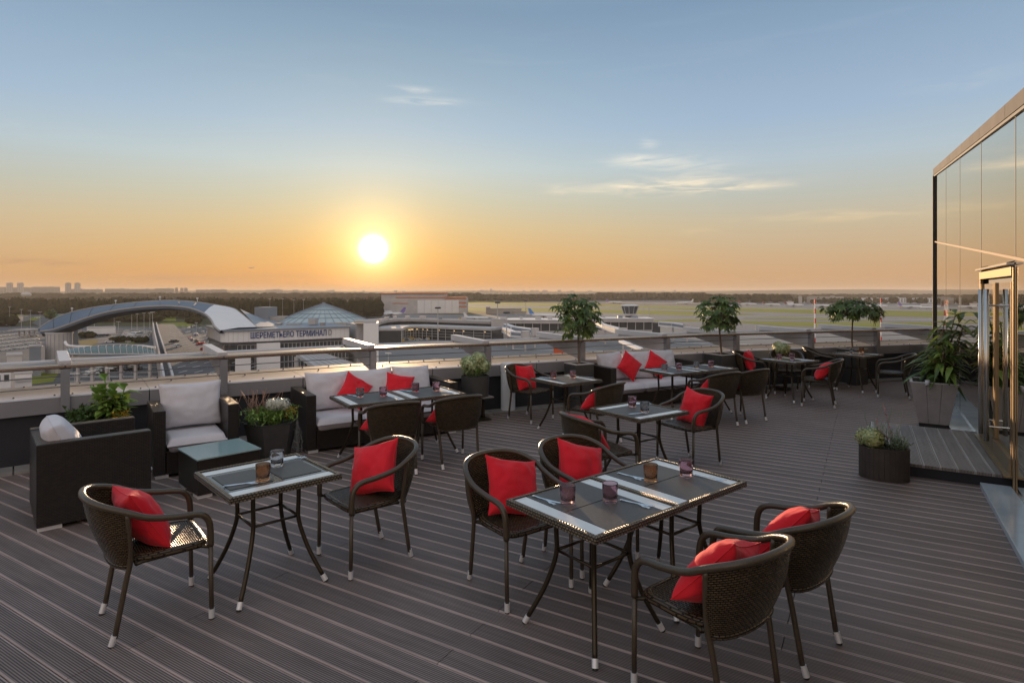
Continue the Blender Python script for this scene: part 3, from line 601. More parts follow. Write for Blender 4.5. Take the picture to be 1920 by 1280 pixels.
# roof wings and plant rooms behind the lettering
def rbox(px0, px1, ytop, D, dep, h, m, nm, rz=0):
    a = P(px0, ytop, D); b = P(px1, ytop, D); mb = MB(); mb.box(((a.x+b.x)/2, D+dep/2, a.z-h/2), (b.x-a.x, dep, h), math.radians(rz)); return mb.build(nm, m, term)
mb = MB(); mb.grid([[P(450, 579, 226), P(482, 612.5, 196)], [P(470, 588, 228), P(500, 612.5, 200)], [P(495, 598, 232), P(515, 611, 206)], [P(530, 604, 240), P(540, 610.5, 214)]], flip=True); mb.build('roof_wing', M_cladj, term, True)
rbox(477, 503, 576, 236, 9, 7, M_cladj, 'plant_room'); rbox(490, 500, 583, 238, 6, 5, M_cladj, 'plant_room'); rbox(503, 530, 594, 238, 10, 3, M_fasc2, 'plant_room', 8); rbox(578, 590, 598, 214, 4, 2, M_conc, 'roof_vent'); rbox(600, 607, 605, 212, 2, 1.2, M_block, 'roof_vent'); rbox(535, 560, 607, 215, 5, 1.2, M_fasc2, 'roof_vent', 10); rbox(515, 525, 606, 214, 3, 1.3, M_block, 'roof_vent'); rbox(440, 444, 595, 205, 1.2, 2.0, M_under2, 'roof_vent')
# concrete drum that carries the arch
def drum(px0, px1, ytop, yb, label):
    D = F*(EYE-GZ)/(yb-547); a = P(px0, ytop, D); b = P(px1, ytop, D); r = (b.x-a.x)/2*math.cos(math.atan2(a.x, D)); h = a.z-GZ
    t = empty('support_drum', ((a.x+b.x)/2, D+r, GZ), 0, label, 'concrete tower')
    mb = MB(); mb.lathe([(r, 0), (r, h)], 40); mb.build('drum_wall', M_conc, t, True).data.set_sharp_from_angle(angle=.6)
    mb = MB()
    for k in range(20): a_ = 2*pi*k/20; mb.tube([(r*1.004*math.cos(a_), r*1.004*math.sin(a_), 0), (r*1.004*math.cos(a_), r*1.004*math.sin(a_), h)], .07, 4)
    mb.build('pour_joint', M_cladj, t)
    mb = MB(); mb.lathe([(r+.15, h-.5), (r+.15, h), (r-.5, h+.02)], 40); mb.build('rim', M_conc, t)
drum(68, 122, 624, 701, 'big round concrete drum under the left foot of the arched roof')
def gbox(px0, px1, ytop, yb, dep, m, nm, label, cat, rz=0, roof=None, group=None):
    D = F*(EYE-GZ)/(yb-547); a = P(px0, ytop, D); b = P(px1, ytop, D); h = a.z-GZ; th = math.atan2((a.x+b.x)/2, D); w = (b.x-a.x)*math.cos(th)
    t = empty(nm, ((a.x+b.x)/2+math.sin(th)*dep/2, D+math.cos(th)*dep/2, GZ), math.radians(rz)*.3-th, label, cat, group)
    mb = MB(); mb.box((0, 0, h/2), (w, dep, h)); mb.build('wall', m, t)
    mb = MB(); mb.box((0, 0, h+.15), (w+.3, dep+.3, .3)); mb.build('roof', roof or M_fasc2, t)
    return t, w, dep, h
gbox(124, 131, 609, 694, 3, M_conc, 'support_pylon', 'narrow concrete pylon just right of the round drum', 'pylon')
gbox(134, 146, 614, 690, 5, M_cladj, 'lift_shaft', 'blue-grey lift shaft standing right of the round drum', 'lift shaft')
gbox(55, 77, 650, 706, 8, M_cladj, 'stair_tower', 'grey stair tower in front of the round drum', 'building')
gbox(13, 41, 667, 760, 8, M_conc, 'plant_building', 'pale block with flat roof lit orange at lower left', 'building')
t, w, dp, h = gbox(-70, 14, 697, 800, 12, M_whitep, 'office_building', 'white office building with dark windows at the lower left edge', 'office building', 20)
for r_ in range(3):
    for c_ in range(5):
        f_ = MB(); f_.box((-w/2+w*(c_+.5)/5, -dp/2-.03, h-1.6-3*r_), (w/5*.62, .1, 1.5)); fo = f_.build('window', M_conc, t); f_ = MB(); f_.box((-w/2+w*(c_+.5)/5, -dp/2-.08, h-1.6-3*r_), (w/5*.54, .06, 1.3)); f_.build('pane', M_glassd, fo)
t, w, dp, h = gbox(28, 60, 701, 775, 10, M_whitep, 'balcony_block', 'white low block with open balconies beside the office building', 'building')
for r_ in range(3): f_ = MB(); f_.box((w/2-1.6, -dp/2-.4, h-1.2-2.6*r_), (3, .8, .7)); f_.build('balcony', M_conc, t)
# tollbooth style canopy and low terminals
def canopy(px0, px1, y, D, dep, hgt, label, nm='flat_canopy', m=M_fasc2, legs=4):
    a = P(px0, y, D); b = P(px1, y, D); t = empty(nm, ((a.x+b.x)/2, D, GZ), 0, label, 'canopy'); w = b.x-a.x; z = a.z-GZ
    mb = MB(); mb.box((0, 0, z-.3), (w, dep, .8)); mb.build('canopy_roof', m, t)
    for k in range(legs): mb = MB(); mb.box((-w/2+w*(k+.5)/legs, 0, (z-.7)/2), (.6, .6, z-.7)); mb.build('leg', M_conc, t)
canopy(31, 70, 617, 372, 12, 6, 'long flat toll canopy over the left car park road')
t, w, dp, h = gbox(163, 217, 614.5, 625.5, 14, M_whitep, 'long_low_building', 'long low pale building under the arched roof', 'building')
gbox(104, 131, 589.5, 598, 10, mat('teal_roof', (.06, .28, .22), .5), 'teal_pavilion', 'low teal pavilion glimpsed behind the left arm of the arch', 'pavilion')
gbox(1100, 1130, 556, 563, 20, M_block, 'far_shed', 'low shed at the edge of the far woodland behind the first potted tree', 'shed')
# lit noise barrier along the approach road
t = empty('noise_barrier', (0, 0, 0), 0, 'pale noise barrier along the approach road, catching the low sun', 'barrier')
pb = [G(-30, 617), G(0, 611.5), G(18, 608), G(36, 604.5), G(55, 600.5)]
for a, b in zip(pb, pb[1:]):
    for k in range(2):
        p, q = a.lerp(b, k/2), a.lerp(b, (k+.97)/2); d = q-p; mb = MB(); mb.box((0, 0, 2.6), (d.length, .3, 5.2)); o = mb.build('barrier_panel', M_fasc2, t); o.location = (p+q)/2; o.rotation_euler = (0, 0, math.atan2(d.y, d.x))
# elevated road and its parapets
t = tag(empty('viaduct', (0, 0, 0)), kind='structure')
va = [P(287, 607, 560), P(289, 620, 420), P(296, 655, 290), P(304, 700, 200), P(314, 770, 140)]; vb = [P(324, 606.5, 560), P(343, 621, 430), P(385, 660, 262), P(428, 700, 200), P(520, 770, 140)]
for p in va+vb: p.z = max(-19.5, GZ+.5) if False else p.z
mb = MB(); mb.grid([[Vector((a.x, a.y, -19.6)), Vector((b.x, b.y, -19.6))] for a, b in zip([Vector(((px-960)*d/F, d, 0)) for px, d in ((287, 400), (290, 300), (297, 214), (305, 158), (316, 110))], [Vector(((px-960)*d/F, d, 0)) for px, d in ((326, 400), (345, 300), (388, 200), (430, 158), (520, 110))])], flip=True); mb.build('viaduct_deck', M_road, t)
ve = [Vector(((px-960)*d/F, d, -19.6)) for px, d in ((287, 400), (290, 300), (297, 214), (305, 158), (316, 110))]
for off in (0, 2.2):
    for a, b in zip(ve, ve[1:]):
        d = b-a; mb = MB(); mb.box((0, 0, .6), (d.length, .5, 1.4)); o = mb.build('parapet', M_conc, t); o.location = (a+b)/2+Vector((off, 0, 0)); o.rotation_euler = (0, 0, math.atan2(d.y, d.x))
mb = MB()
for a, b in zip(ve, ve[1:]): d = b-a; mb.box(tuple((a+b)/2+Vector((0, 0, -3.2))), (d.length, .6, 6.2), math.atan2(d.y, d.x))
mb.build('viaduct_side', M_conc, t)
mb = MB()
for k in range(1, 7):
    for j in range(26):
        d = 118+j*10.8; x0 = (300-960)*d/F*(1-.0)+k*4.2+2; mb.box((x0-(d-118)*0, d, -19.53), (.22, 4.2, .03))
tag(mb.build('lane_marking', M_line, t), kind='stuff')
# parking lot paint
mb = MB()
for j in range(7):
    for i in range(40):
        x = 128+i*4.2; y = 672+j*9
        g0 = G(min(x, 292), y)
        if x < 292: mb.box((g0.x, g0.y, GZ+.35), (.14, 4.6, .02), -.45)
for y in (676, 690, 704, 720): 
    a, b = G(130, y), G(300, y-4); d = b-a; mb.box(tuple((a+b)/2+Vector((0, 0, .35))), (d.length, .18, .02), math.atan2(d.y, d.x))
for j in range(5):
    for i in range(16): g0 = G(180+i*6.5, 618+j*4.5); mb.box((g0.x, g0.y, GZ+.35), (.3, 5, .02), -.2)
for px in (330, 345, 362, 380, 398, 415, 432):
    for j in range(9):
        d = 165+j*14; x0 = (px-960)*190/F*(1+(d-190)*.0035); mb.box((x0, d, GZ+.4), (.22, 5, .02))
tag(mb.build('parking_bay_line', M_line), kind='stuff', label='white parking bay lines on the landside asphalt', cat='road paint')
# glazed link bridge under a white tube
tb = empty('covered_walkway', (0, 0, 0), 0, 'glazed walkway hung from a long white curved tube between drum and ramp', 'walkway')
mb = MB(); pts = cr([P(122, 641, 190), P(127, 647.5, 189), (P(145, 649.5, 188)), P(170, 649.8, 187), P(215, 648.8, 187), P(255, 648, 188), P(291, 651.5, 189)], 5); mb.tube(pts, .42, 8); mb.build('white_tube', M_whitep, tb, True)
mb = MB(); g1 = cr([P(128, 656, 184), P(160, 650.5, 184), P(215, 646, 184), P(260, 648, 184), P(291, 655, 184)], 4); g2 = [Vector((p.x*176/184, 176, P(200, 664, 176).z)) for p in g1]; mb.grid([[a, a.lerp(b, .5)+Vector((0, -.6, 1.0)), b] for a, b in zip(g1, g2)]); mb.build('glass_roof', mat('walkway_glass', (.10, .15, .12), .12, 0, .8), tb, True)
mb = MB()
for a, b in zip(g1, g2): mb.tube([a+Vector((0, -.05, .1)), a.lerp(b, .5)+Vector((0, -.7, 1.1)), b+Vector((0, -.1, .1))], .09, 5)
mb.tube([p+Vector((0, 0, .1)) for p in g1], .16, 5); mb.tube([p+Vector((0, -.1, .1)) for p in g2], .2, 5); mb.build('roof_rib', M_conc, tb)
mb = MB(); c0, c1_ = g2[0], g2[-1]; mb.box(((c0.x+c1_.x)/2, 177, c0.z-1.6), (c1_.x-c0.x, 3, 1.2)); mb.build('walkway_deck', M_conc, tb)
for k in range(6): 
    p = c0.lerp(c1_, (k+.5)/6); mb = MB(); mb.box((p.x, 177, (p.z-2.2+GZ)/2), (.7, .7, p.z-2.2-GZ)); mb.build('pier', M_conc, tb)
# entrance ramps / canopies in front of the terminal
t = empty('sloped_entrance_roof', (0, 0, 0), 0, 'long pale sloping entrance roof below the railing in front of the terminal', 'roof')
mb = MB(); A = [P(556, 662, 170), P(603, 661, 172), P(664, 682, 150), P(590, 686, 148)]; mb.add([tuple(p) for p in A]+[tuple(p-Vector((0, 0, 1.0))) for p in A], [(3, 2, 1, 0), (4, 5, 6, 7), (0, 1, 5, 4), (1, 2, 6, 5), (2, 3, 7, 6), (3, 0, 4, 7)]); mb.build('roof', M_conc, t)
mb = MB()
for k in range(1, 6): mb.tube([A[0].lerp(A[1], k/6)+Vector((0, 0, .1)), A[3].lerp(A[2], k/6)+Vector((0, 0, .1))], .08, 4)
mb.tube([A[1], A[2]], .3, 5); mb.build('roof_seam', M_fasc2, t)
for p in A: mb = MB(); mb.box((p.x, p.y, (p.z-1+GZ)/2), (1, 1, p.z-1-GZ)); mb.build('pier', M_conc, t)
t, w, dp, h = gbox(441, 470, 668, 740, 8, M_whitep, 'entrance_kiosk', 'small white entrance pavilion below the second railing post', 'pavilion')
# vaulted service building
t = empty('vaulted_hall', (0, 0, 0), 0, 'pale low vaulted hall with a dark arched mouth right of the third railing post', 'hall')
mb = MB(); Rr = []
for i in range(15):
    a_ = pi*i/14; Rr.append([Vector((-31-15*math.cos(a_), 168, GZ+4.2*math.sin(a_)**.8+.5)), Vector((-20-22*math.cos(a_), 205, GZ+4.2*math.sin(a_)**.8+.5))])
mb.grid(Rr, flip=True); mb.build('vault_roof', M_fasc2, t, True)
mb = MB(); mb.add([(r[0].x, 168.4, r[0].z-.5) for r in Rr]+[(-16, 168.4, GZ), (-46, 168.4, GZ)], [tuple(range(17))]); mb.build('dark_mouth', M_glassd, t)
mb = MB(); mb.tube([r[0] for r in Rr], .5, 6); mb.build('arch_rim', M_conc, t)
# ---- curved concourse -------------------------------------------------
def arcwall(name, pxs, ytop, ds, label, hb=None):
    return
con = empty('concourse', (0, 0, 0), 0, 'long curved concourse with glazed front and flat roof across the middle distance', 'concourse')
c_px = [(703, 325), (712, 355), (730, 380), (760, 390), (800, 384), (850, 372), (921, 358)]
fr = cr([Vector(((px-960)*d/F, d, 0)) for px, d in c_px], 4); ZR = -15.8
def slab(path, dep, z0, z1, name, m, par, inset=0):
    mb = MB(); R = []
    for i, p in enumerate(path):
        d = (path[min(i+1, len(path)-1)]-path[max(i-1, 0)]).normalized(); n = Vector((-d.y, d.x, 0)); a = p+n*inset; b = p+n*dep
        R.append([Vector((a.x, a.y, z0)), Vector((a.x, a.y, z1)), Vector((b.x, b.y, z1)), Vector((b.x, b.y, z0)), Vector((a.x, a.y, z0))])
    mb.grid(R); mb.add([R[0][i] for i in range(4)], [(0, 1, 2, 3)]); mb.add([R[-1][i] for i in range(4)], [(3, 2, 1, 0)]); return mb.build(name, m, par)
fr2 = cr([Vector(((px-960)*d/F, d, 0)) for px, d in ((753, 330), (757, 345), (775, 356), (800, 352), (850, 342), (921, 330))], 4)
slab(fr, 18, GZ, ZR-1.6, 'wall', M_glassd, con); slab(fr, 19, ZR-1.5, ZR, 'roof', M_fasc2, con, -.8)
for i in range(3, 22, 3): p_ = fr[i]; mb = MB(); mb.box((p_.x, p_.y+8, ZR+.9), (random.uniform(2, 4), 3, 1.8)); mb.build('roof_unit', random.choice([M_conc, M_cladj]), con)
slab(fr2, 14, GZ, -19.5, 'front_glazing', M_glassd, con); slab(fr2, 15, -19.4, -18.2, 'front_roof', M_conc, con, -.8)
mb = MB()
for i in range(0, len(fr2)): p = fr2[i]; mb.box((p.x, p.y-.15, (GZ-19.5)/2), (.25, .3, -19.5-GZ))
for z in (-21, -22.5, -24): mb.tube([p+Vector((0, -.2, z)) for p in fr2], .1, 4)
tag(mb.build('mullion', M_conc, con), kind='stuff')
for i in range(9):
    p = fr2[6+int(i*1.7)]; mb = MB(); mb.box((p.x+1, p.y-.4, -20.3), (1.3, .15, .5)); mb.build('lit_window', (MATS.get('lit') or MATS.setdefault('lit', mat('warm_lit_window', (.9, .7, .4), .5, 0, .5, Emission_Color=(1, .62, .25, 1), Emission_Strength=.9))), con)
def cbuild(x0, x1, D, ytop, ybase, label, nm='pier_building'):
    a = P(x0, ytop, D); b = P(x1, ytop, D); t = empty(nm, (a.x, D, GZ), math.radians(-2), label, 'building'); w = b.x-a.x; h = a.z-GZ
    mb = MB(); mb.box((w/2, 10, h*.2), (w, 19, h*.4)); mb.build('lower_wall', M_conc, t)
    mb = MB(); mb.box((w/2, 10, h*.62), (w-.4, 18.4, h*.44)); mb.build('glazing', M_glassd, t)
    mb = MB(); mb.box((w/2, 9.5, h-1.0), (w+1.4, 21, 2.0)); mb.build('fascia', M_conc, t); mb = MB(); mb.box((w/2, 9.5, h+.15), (w+2, 22, .3)); mb.build('roof', M_whitep, t)
    n = int(w/5)
    for i in range(int(w/9)): mb = MB(); mb.box((4+i*9+random.uniform(-2, 2), 8+random.uniform(-3, 3), h+1.0), (random.uniform(1.5, 4), 2.5, random.uniform(1, 2))); mb.build('roof_unit', random.choice([M_conc, M_cladj, M_block]), t)
    for i in range(n+1): mb = MB(); mb.box((i*w/n, .75, h*.62), (.4, .3, h*.44)); mb.build('column', M_conc, t)
    return t
cbuild(935, 1062, 362, 600, 628, 'glazed pier building with white roof left of and behind the first potted tree')
cbuild(1068, 1222, 368, 597.5, 627, 'dark glazed pier building under the ramp control tower')
t, w, dp, h = gbox(921, 948, 600, 636, 12, M_conc, 'concourse_core', 'plain grey block joining the two concourse buildings', 'building')
t, w, dp, h = gbox(1221, 1238, 605, 629, 8, M_under2, 'gatehouse', 'small dark gatehouse at the end of the pier building', 'building')
# ramp control tower
tp = P(1186, 572, 372); t = empty('ramp_control_tower', (tp.x, 380, GZ), 0, 'ramp control tower with outward sloping dark glass cab on the pier', 'control tower')
h0 = P(1186, 597, 372).z-GZ; h1 = P(1186, 591.5, 372).z-GZ; h2 = P(1186, 573, 372).z-GZ
mb = MB(); mb.lathe([(3.0, 0), (3.0, h1)], 10); mb.build('shaft', M_under2, t)
mb = MB(); mb.lathe([(2.5, h1-.6), (4.2, h1), (4.2, h1+.9)], 10); mb.build('cab_base', M_conc, t)
mb = MB(); mb.lathe([(4.0, h1+.9), (5.5, h2-.3)], 10); mb.build('cab_glass', M_glassd, t)
mb = MB(); mb.lathe([(5.6, h2-.4), (6.0, h2+.1), (3, h2+.6)], 10); mb.build('cab_roof', M_whitep, t)
mb = MB()
for k in range(10): a_ = 2*pi*k/10; mb.tube([(4.05*math.cos(a_), 4.05*math.sin(a_), h1+.9), (5.55*math.cos(a_), 5.55*math.sin(a_), h2-.3)], .14, 5)
mb.build('cab_mullion', M_conc, t)
# jet bridges
def jetbridge(pts, label):
    t = empty('jet_bridge', (0, 0, 0), 0, label, 'jet bridge', 'jet bridges at the piers')
    for a, b in zip(pts, pts[1:]):
        d = b-a; mb = MB(); mb.box((0, 0, 0), (d.length, 2.6, 2.8)); o = mb.build('tunnel', M_whitep, t); o.location = (a+b)/2; o.rotation_euler = (0, -math.atan2(d.z, math.hypot(d.x, d.y)), math.atan2(d.y, d.x))
        mb = MB(); mb.box((0, -1.35, .2), (d.length*.9, .12, 1.2)); w_ = mb.build('side_glazing', M_cladj, o)
    e_ = pts[-1]; mb = MB(); mb.lathe([(2.1, -1.9), (2.1, 1.9)], 12); o = mb.build('rotunda', M_conc, t); o.location = e_
    for p in (pts[-1], pts[len(pts)//2]): mb = MB(); mb.box((p.x, p.y, (p.z-1.4+GZ)/2), (.8, .8, p.z-1.4-GZ)); mb.build('leg', M_conc, t)
jetbridge([P(948, 611, 340), P(962, 616, 325), P(1003, 622, 300)], 'white jet bridge slanting right of the grey core block, upper one')
jetbridge([P(945, 618, 325), P(962, 626, 290), P(985, 628, 280)], 'white jet bridge nearest the grey core block, lower one')
jetbridge([P(1120, 607, 340), P(1135, 613, 320), P(1168, 622, 290)], 'white jet bridge right of the first potted tree')
jetbridge([P(1236, 607, 345), P(1262, 609, 340), P(1288, 613, 330)], 'pale blue jet bridge at the far end of the pier')
# masts
def mast(px, ytop, ybase, label, head=True, rw=False, cat='floodlight mast', w=.35):
    D = F*(EYE-GZ)/(ybase-547); g = G(px, ybase); h = P(px, ytop, D).z-GZ; t = empty('floodlight_mast' if head else 'striped_mast', g, 0, label, cat)
    if rw:
        n = 9
        for k in range(n): mb = MB(); mb.tube([(0, 0, h*k/n), (0, 0, h*(k+1)/n)], .42, 6); mb.build('mast_section', M_redp if k % 2 == 0 else M_whitep, t)
        mb = MB(); mb.box((0, 0, h), (5, .4, .4)); mb.build('cross_arm', M_conc, t)
    else:
        mb = MB(); mb.tube([(0, 0, 0), (0, 0, h)], [w, w*.6], 6); mb.build('pole', M_conc, t)
        if head:
            mb = MB(); mb.lathe([(1.6, -.5), (1.9, .3), (1.2, .6)], 10, (0, 0, h)); mb.build('lamp_ring', M_under2, t)
mast(821, 577, 639, 'grey floodlight mast before the curved concourse'); mast(933, 567, 634, 'tall thin mast left of the jet bridges', rw=False); mast(950, 586, 650, 'nearest floodlight mast with round dark head by the jet bridges', w=.4); mast(986, 564, 604, 'floodlight mast behind the glazed pier building'); mast(1207, 561, 597, 'left mast of the pair behind the ramp control tower'); mast(1217, 561, 598, 'right mast of the pair behind the ramp control tower')
mast(1528, 560, 643, 'red and white striped mast left of the third potted tree', False, True, 'striped mast'); mast(1652, 559, 640, 'red and white striped mast right of the third potted tree', False, True, 'striped mast')
# street lamps
lampd = None; rnd = random.Random(4)
for (px, yt, yb) in ((152, 590, 628), (177, 596, 622), (214, 590, 624), (247, 588, 622), (257, 588, 620), (270, 587, 620), (281, 587, 618), (286, 585, 640), (222, 603, 640), (205, 690, 745), (240, 640, 668), (352, 622, 662), (395, 640, 690), (403, 605, 640), (368, 605, 632), (418, 668, 722), (506, 560, 604), (530, 560, 604), (551, 562, 606), (569, 562, 606), (18, 575, 612), (40, 580, 616), (57, 582, 620), (75, 585, 622), (577, 665, 716), (728, 662, 702), (140, 700, 745), (170, 695, 745)):
    D = F*(EYE-GZ)/(yb-547); h = P(px, yt, D).z-GZ
    if lampd is None:
        mb = MB(); mb.tube([(0, 0, 0), (0, 0, 1)], [.012, .007], 5); me_p = mb; lampd = True
    t = empty('street_lamp', G(px, yb), rnd.uniform(-.5, .5), 'thin grey lamp post standing in the landside car parks', 'street lamp', 'lamp posts of the landside car parks')
    mb = MB(); mb.tube([(0, 0, 0), (0, 0, h)], [.16, .09], 5); mb.build('pole', M_conc, t); mb = MB(); mb.box((0, 0, h), (2.4, .3, .18)); mb.build('lamp_head', M_whitep, t)
# cars and vans
def car_mesh(m, L=4.4, W=1.8, H=1.45):
    mb = MB(); mb.box((0, 0, .50), (L, W, .62)); mb.box((-.1, 0, .95+.1), (L*.58, W*.92, .50), 0, None, (.72, .85)); mb.cm = 1
    for s in (-1, 1):
        for q in (-1, 1): mb.tube([(s*L*.31, q*W*.5-.06*q, .32), (s*L*.31, q*W*.5+.03*q, .32)], .32, 8)
        mb.box((-.1, s*W*.455, 1.02), (L*.46, .04, .3)); mb.box((-.1+s*L*.26, 0, 1.02), (.06, W*.75, .3))
    o = mb.build('parked_car', [m, M_glassd], None, False, False); return o.data
cms = [car_mesh(m) for m in M_carmats]; van = car_mesh(M_carmats[0], 6.2, 2.2, 2.6)
def car(pos, rz, ci=None, label=None, group=None, sc_=1):
    o = bpy.data.objects.new('parked_car', van if ci == 'v' else cms[ci if ci is not None else rnd.choice([0, 0, 1, 1, 2, 2, 3, 4])]); col.objects.link(o); place(o, pos, rz, scale=sc_); tag(o, label, 'car', group)
for i in range(5):
    for j in range(4): car(G(234+i*9.5+j*1.6, 632-j*3.2), .6, rnd.choice([0, 0, 1]), 'small pale car in the fenced lot under the arch', 'cars in the lot under the arch')
car(G(257, 629.5), 1.45, 'v', 'white coach parked among the pale cars under the arch', sc_=2)
for i in range(9): car(G(171+i*3.6, 630.5+rnd.uniform(-.4, .4)), 1.3, rnd.choice([4, 2, 2]), 'dark car in the row left of the fenced lot under the arch', 'dark car row under the arch')
for i, (px, py) in enumerate(((171, 704), (175, 698), (180, 700), (183, 694), (188, 695), (190, 690), (194, 691), (197, 686.5), (202, 689))): car(G(px, py), 1.2, (0, 0, 0, 1, 0, 1, 0, 0, 1)[i], 'white car in the taxi queue right of the first railing post', 'white taxi queue')
for i in range(12): car(G(203+rnd.uniform(-4, 14), 686+rnd.uniform(0, 14)), 1.2, 2, 'dark car bunched right of the white taxi queue', 'dark cars by the taxi queue')
for i in range(10): car(G(246+rnd.uniform(-4, 8), 684+rnd.uniform(0, 18)), 1.3, rnd.choice([2, 2, 4]), 'dark car in the second bunch below the walkway', 'dark cars below the walkway')
car(G(235, 684), 0, 3, 'single red car below the glazed walkway')
def onv(px, D): return Vector(((px-960)*D/F, D, -19.55))
car(onv(326, 253), 1.5, 2, 'black car followed by a white one on the viaduct'); car(onv(331, 232), 1.5, 0, 'white car behind the black car on the viaduct')
for i in range(14): car(G(334+i*2.0+rnd.uniform(-.5, .5), 632+i*3.2), 1.9, rnd.choice([2, 2, 1]), 'dark car in the long queue beside the viaduct', 'queue beside the viaduct')
for i in range(26): car(G(352+rnd.uniform(0, 50), 612+rnd.uniform(0, 44)), 1.9, None, 'car standing in the drop-off lot before the terminal', 'cars in the drop-off lot')
for j in range(6):
    for i in range(9): car(G(-6+i*8.3+j*2.5+rnd.uniform(-.6, .6), 624+j*6.6-i*.9), .5, rnd.choice([0, 0, 0, 1]), 'pale car in the wide car park at the left edge', 'cars in the left car park', .72)
for i in range(16): car(G(704+rnd.uniform(0, 110), 634+rnd.uniform(0, 6)), rnd.uniform(0, 3), rnd.choice([0, 1, 5, 1]), 'service vehicle on the apron before the curved concourse', 'service vehicles before the concourse')
for i in range(8): car(G(850+rnd.uniform(0, 45), 649+rnd.uniform(0, 6)), rnd.uniform(0, 3), rnd.choice([0, 0, 1]), 'white service vehicle on the apron below the fourth railing post', 'service vehicles below the fourth post', 1.2)
for (px, py) in ((40, 592), (103, 609), (70, 596), (120, 604), (206, 642), (64, 587)): car(G(px, py), .4, 0, 'white car driving on the roads at left', 'cars on the left roads')
for (px, py) in ((905, 596), (865, 598), (700, 603), (1165, 601), (1610, 575), (1560, 577), (1690, 577)): car(G(px, py), .4, 5, 'yellow tug on the far apron', 'yellow tugs on the apron', 1.4)
# orange fronted shed below the railing, and hotel edge
t = empty('orange_fronted_shed', (0, 0, 0), 0, 'orange fronted sloping roof end seen through the railing behind the first potted tree', 'roof lantern')
q = [P(1038, 641.5, 60), P(1071, 657, 56), P(1071, 668, 56), P(1038, 668, 60)]
mb = MB(); mb.add([tuple(p) for p in q]+[tuple(p+Vector((1.2, 4, 0))) for p in q], [(0, 3, 2, 1), (4, 5, 6, 7), (1, 2, 6, 5), (3, 0, 4, 7), (2, 3, 7, 6)]); mb.build('front', M_orange2, t)
mb = MB(); mb.add([tuple(q[0]+Vector((0, 0, .05))), tuple(q[1]+Vector((0, 0, .05))), tuple(q[1]+Vector((1.2, 4, .05))), tuple(q[0]+Vector((1.2, 4, .05)))], [(0, 1, 2, 3)]); mb.build('roof', M_whitep, t)
mb = MB(); mb.box(tuple((q[2]+q[3])/2+Vector((.6, 2, -12))), (2, 4, 23), -.6); mb.build('shaft', M_conc, t)
t = empty('white_walkway_roof', (0, 0, 0), 0, 'thin white sloping roof strip on the apron seen through the railing right of the orange shed', 'roof')
q = [P(1165, 636, 150), P(1206, 652, 130), P(1200, 654, 130), P(1160, 638, 150)]; mb = MB(); mb.add([tuple(p) for p in q]+[tuple(p-Vector((0, 0, .5))) for p in q], [(0, 1, 2, 3), (7, 6, 5, 4), (0, 4, 5, 1), (2, 6, 7, 3), (1, 5, 6, 2), (3, 7, 4, 0)]); mb.build('roof', M_whitep, t)
q2 = P(1186, 645, 140); mb = MB(); mb.box((q2.x, q2.y, (q2.z+GZ)/2-.4), (.5, .5, q2.z-GZ-.6)); mb.build('leg', M_conc, t)
# ---- haze ---------------------------------------------------------------
mh = bpy.data.materials.new('haze'); mh.use_nodes = True; nt = mh.node_tree; nt.nodes.clear(); oo = N(nt, 'ShaderNodeOutputMaterial'); pv = N(nt, 'ShaderNodeVolumePrincipled'); pv.inputs['Color'].default_value = (.88, .80, .74, 1); pv.inputs['Density'].default_value = .00009; pv.inputs['Anisotropy'].default_value = .1; nt.links.new(pv.outputs[0], oo.inputs['Volume'])
mb = MB(); mb.box((0, 5200, 18), (22000, 13000, 92)); hz = tag(mb.build('haze', mh), kind='stuff')
# ================================================================== TERRACE
UX = Vector((.860, -.510, 0)); VY = Vector((.510, .860, 0)); UA = math.atan2(-.510, .860)
def UVp(u, v, z=0.0): return Vector((u*UX.x+v*VY.x, u*UX.y+v*VY.y, z))
RH = 1.12; RK = EYE-RH
posts = [(x, k) for x, k in ((122, 135), (418, 118.7), (697, 104), (912, 95.5), (1088, 88.4), (1247, 82), (1377, 77), (1517, 73.4), (1640, 70.2), (1760, 67.6))]
RP = [Vector(((x-960)*RK/k, F*RK/k, 0)) for x, k in posts]
RP = [RP[0]-Vector((2.65, 2.55, 0)), RP[0]-Vector((1.38, 1.20, 0))]+RP+[RP[-1]+Vector((1.8, .35, 0))]
def rn(i):
    a = RP[max(i-1, 0)]; b = RP[min(i+1, len(RP)-1)]; d = (b-a).normalized(); return Vector((-d.y, d.x, 0))
RN = [rn(i) for i in range(len(RP))]
def off(i, d, z): p = RP[i]+RN[i]*d; return Vector((p.x, p.y, z))
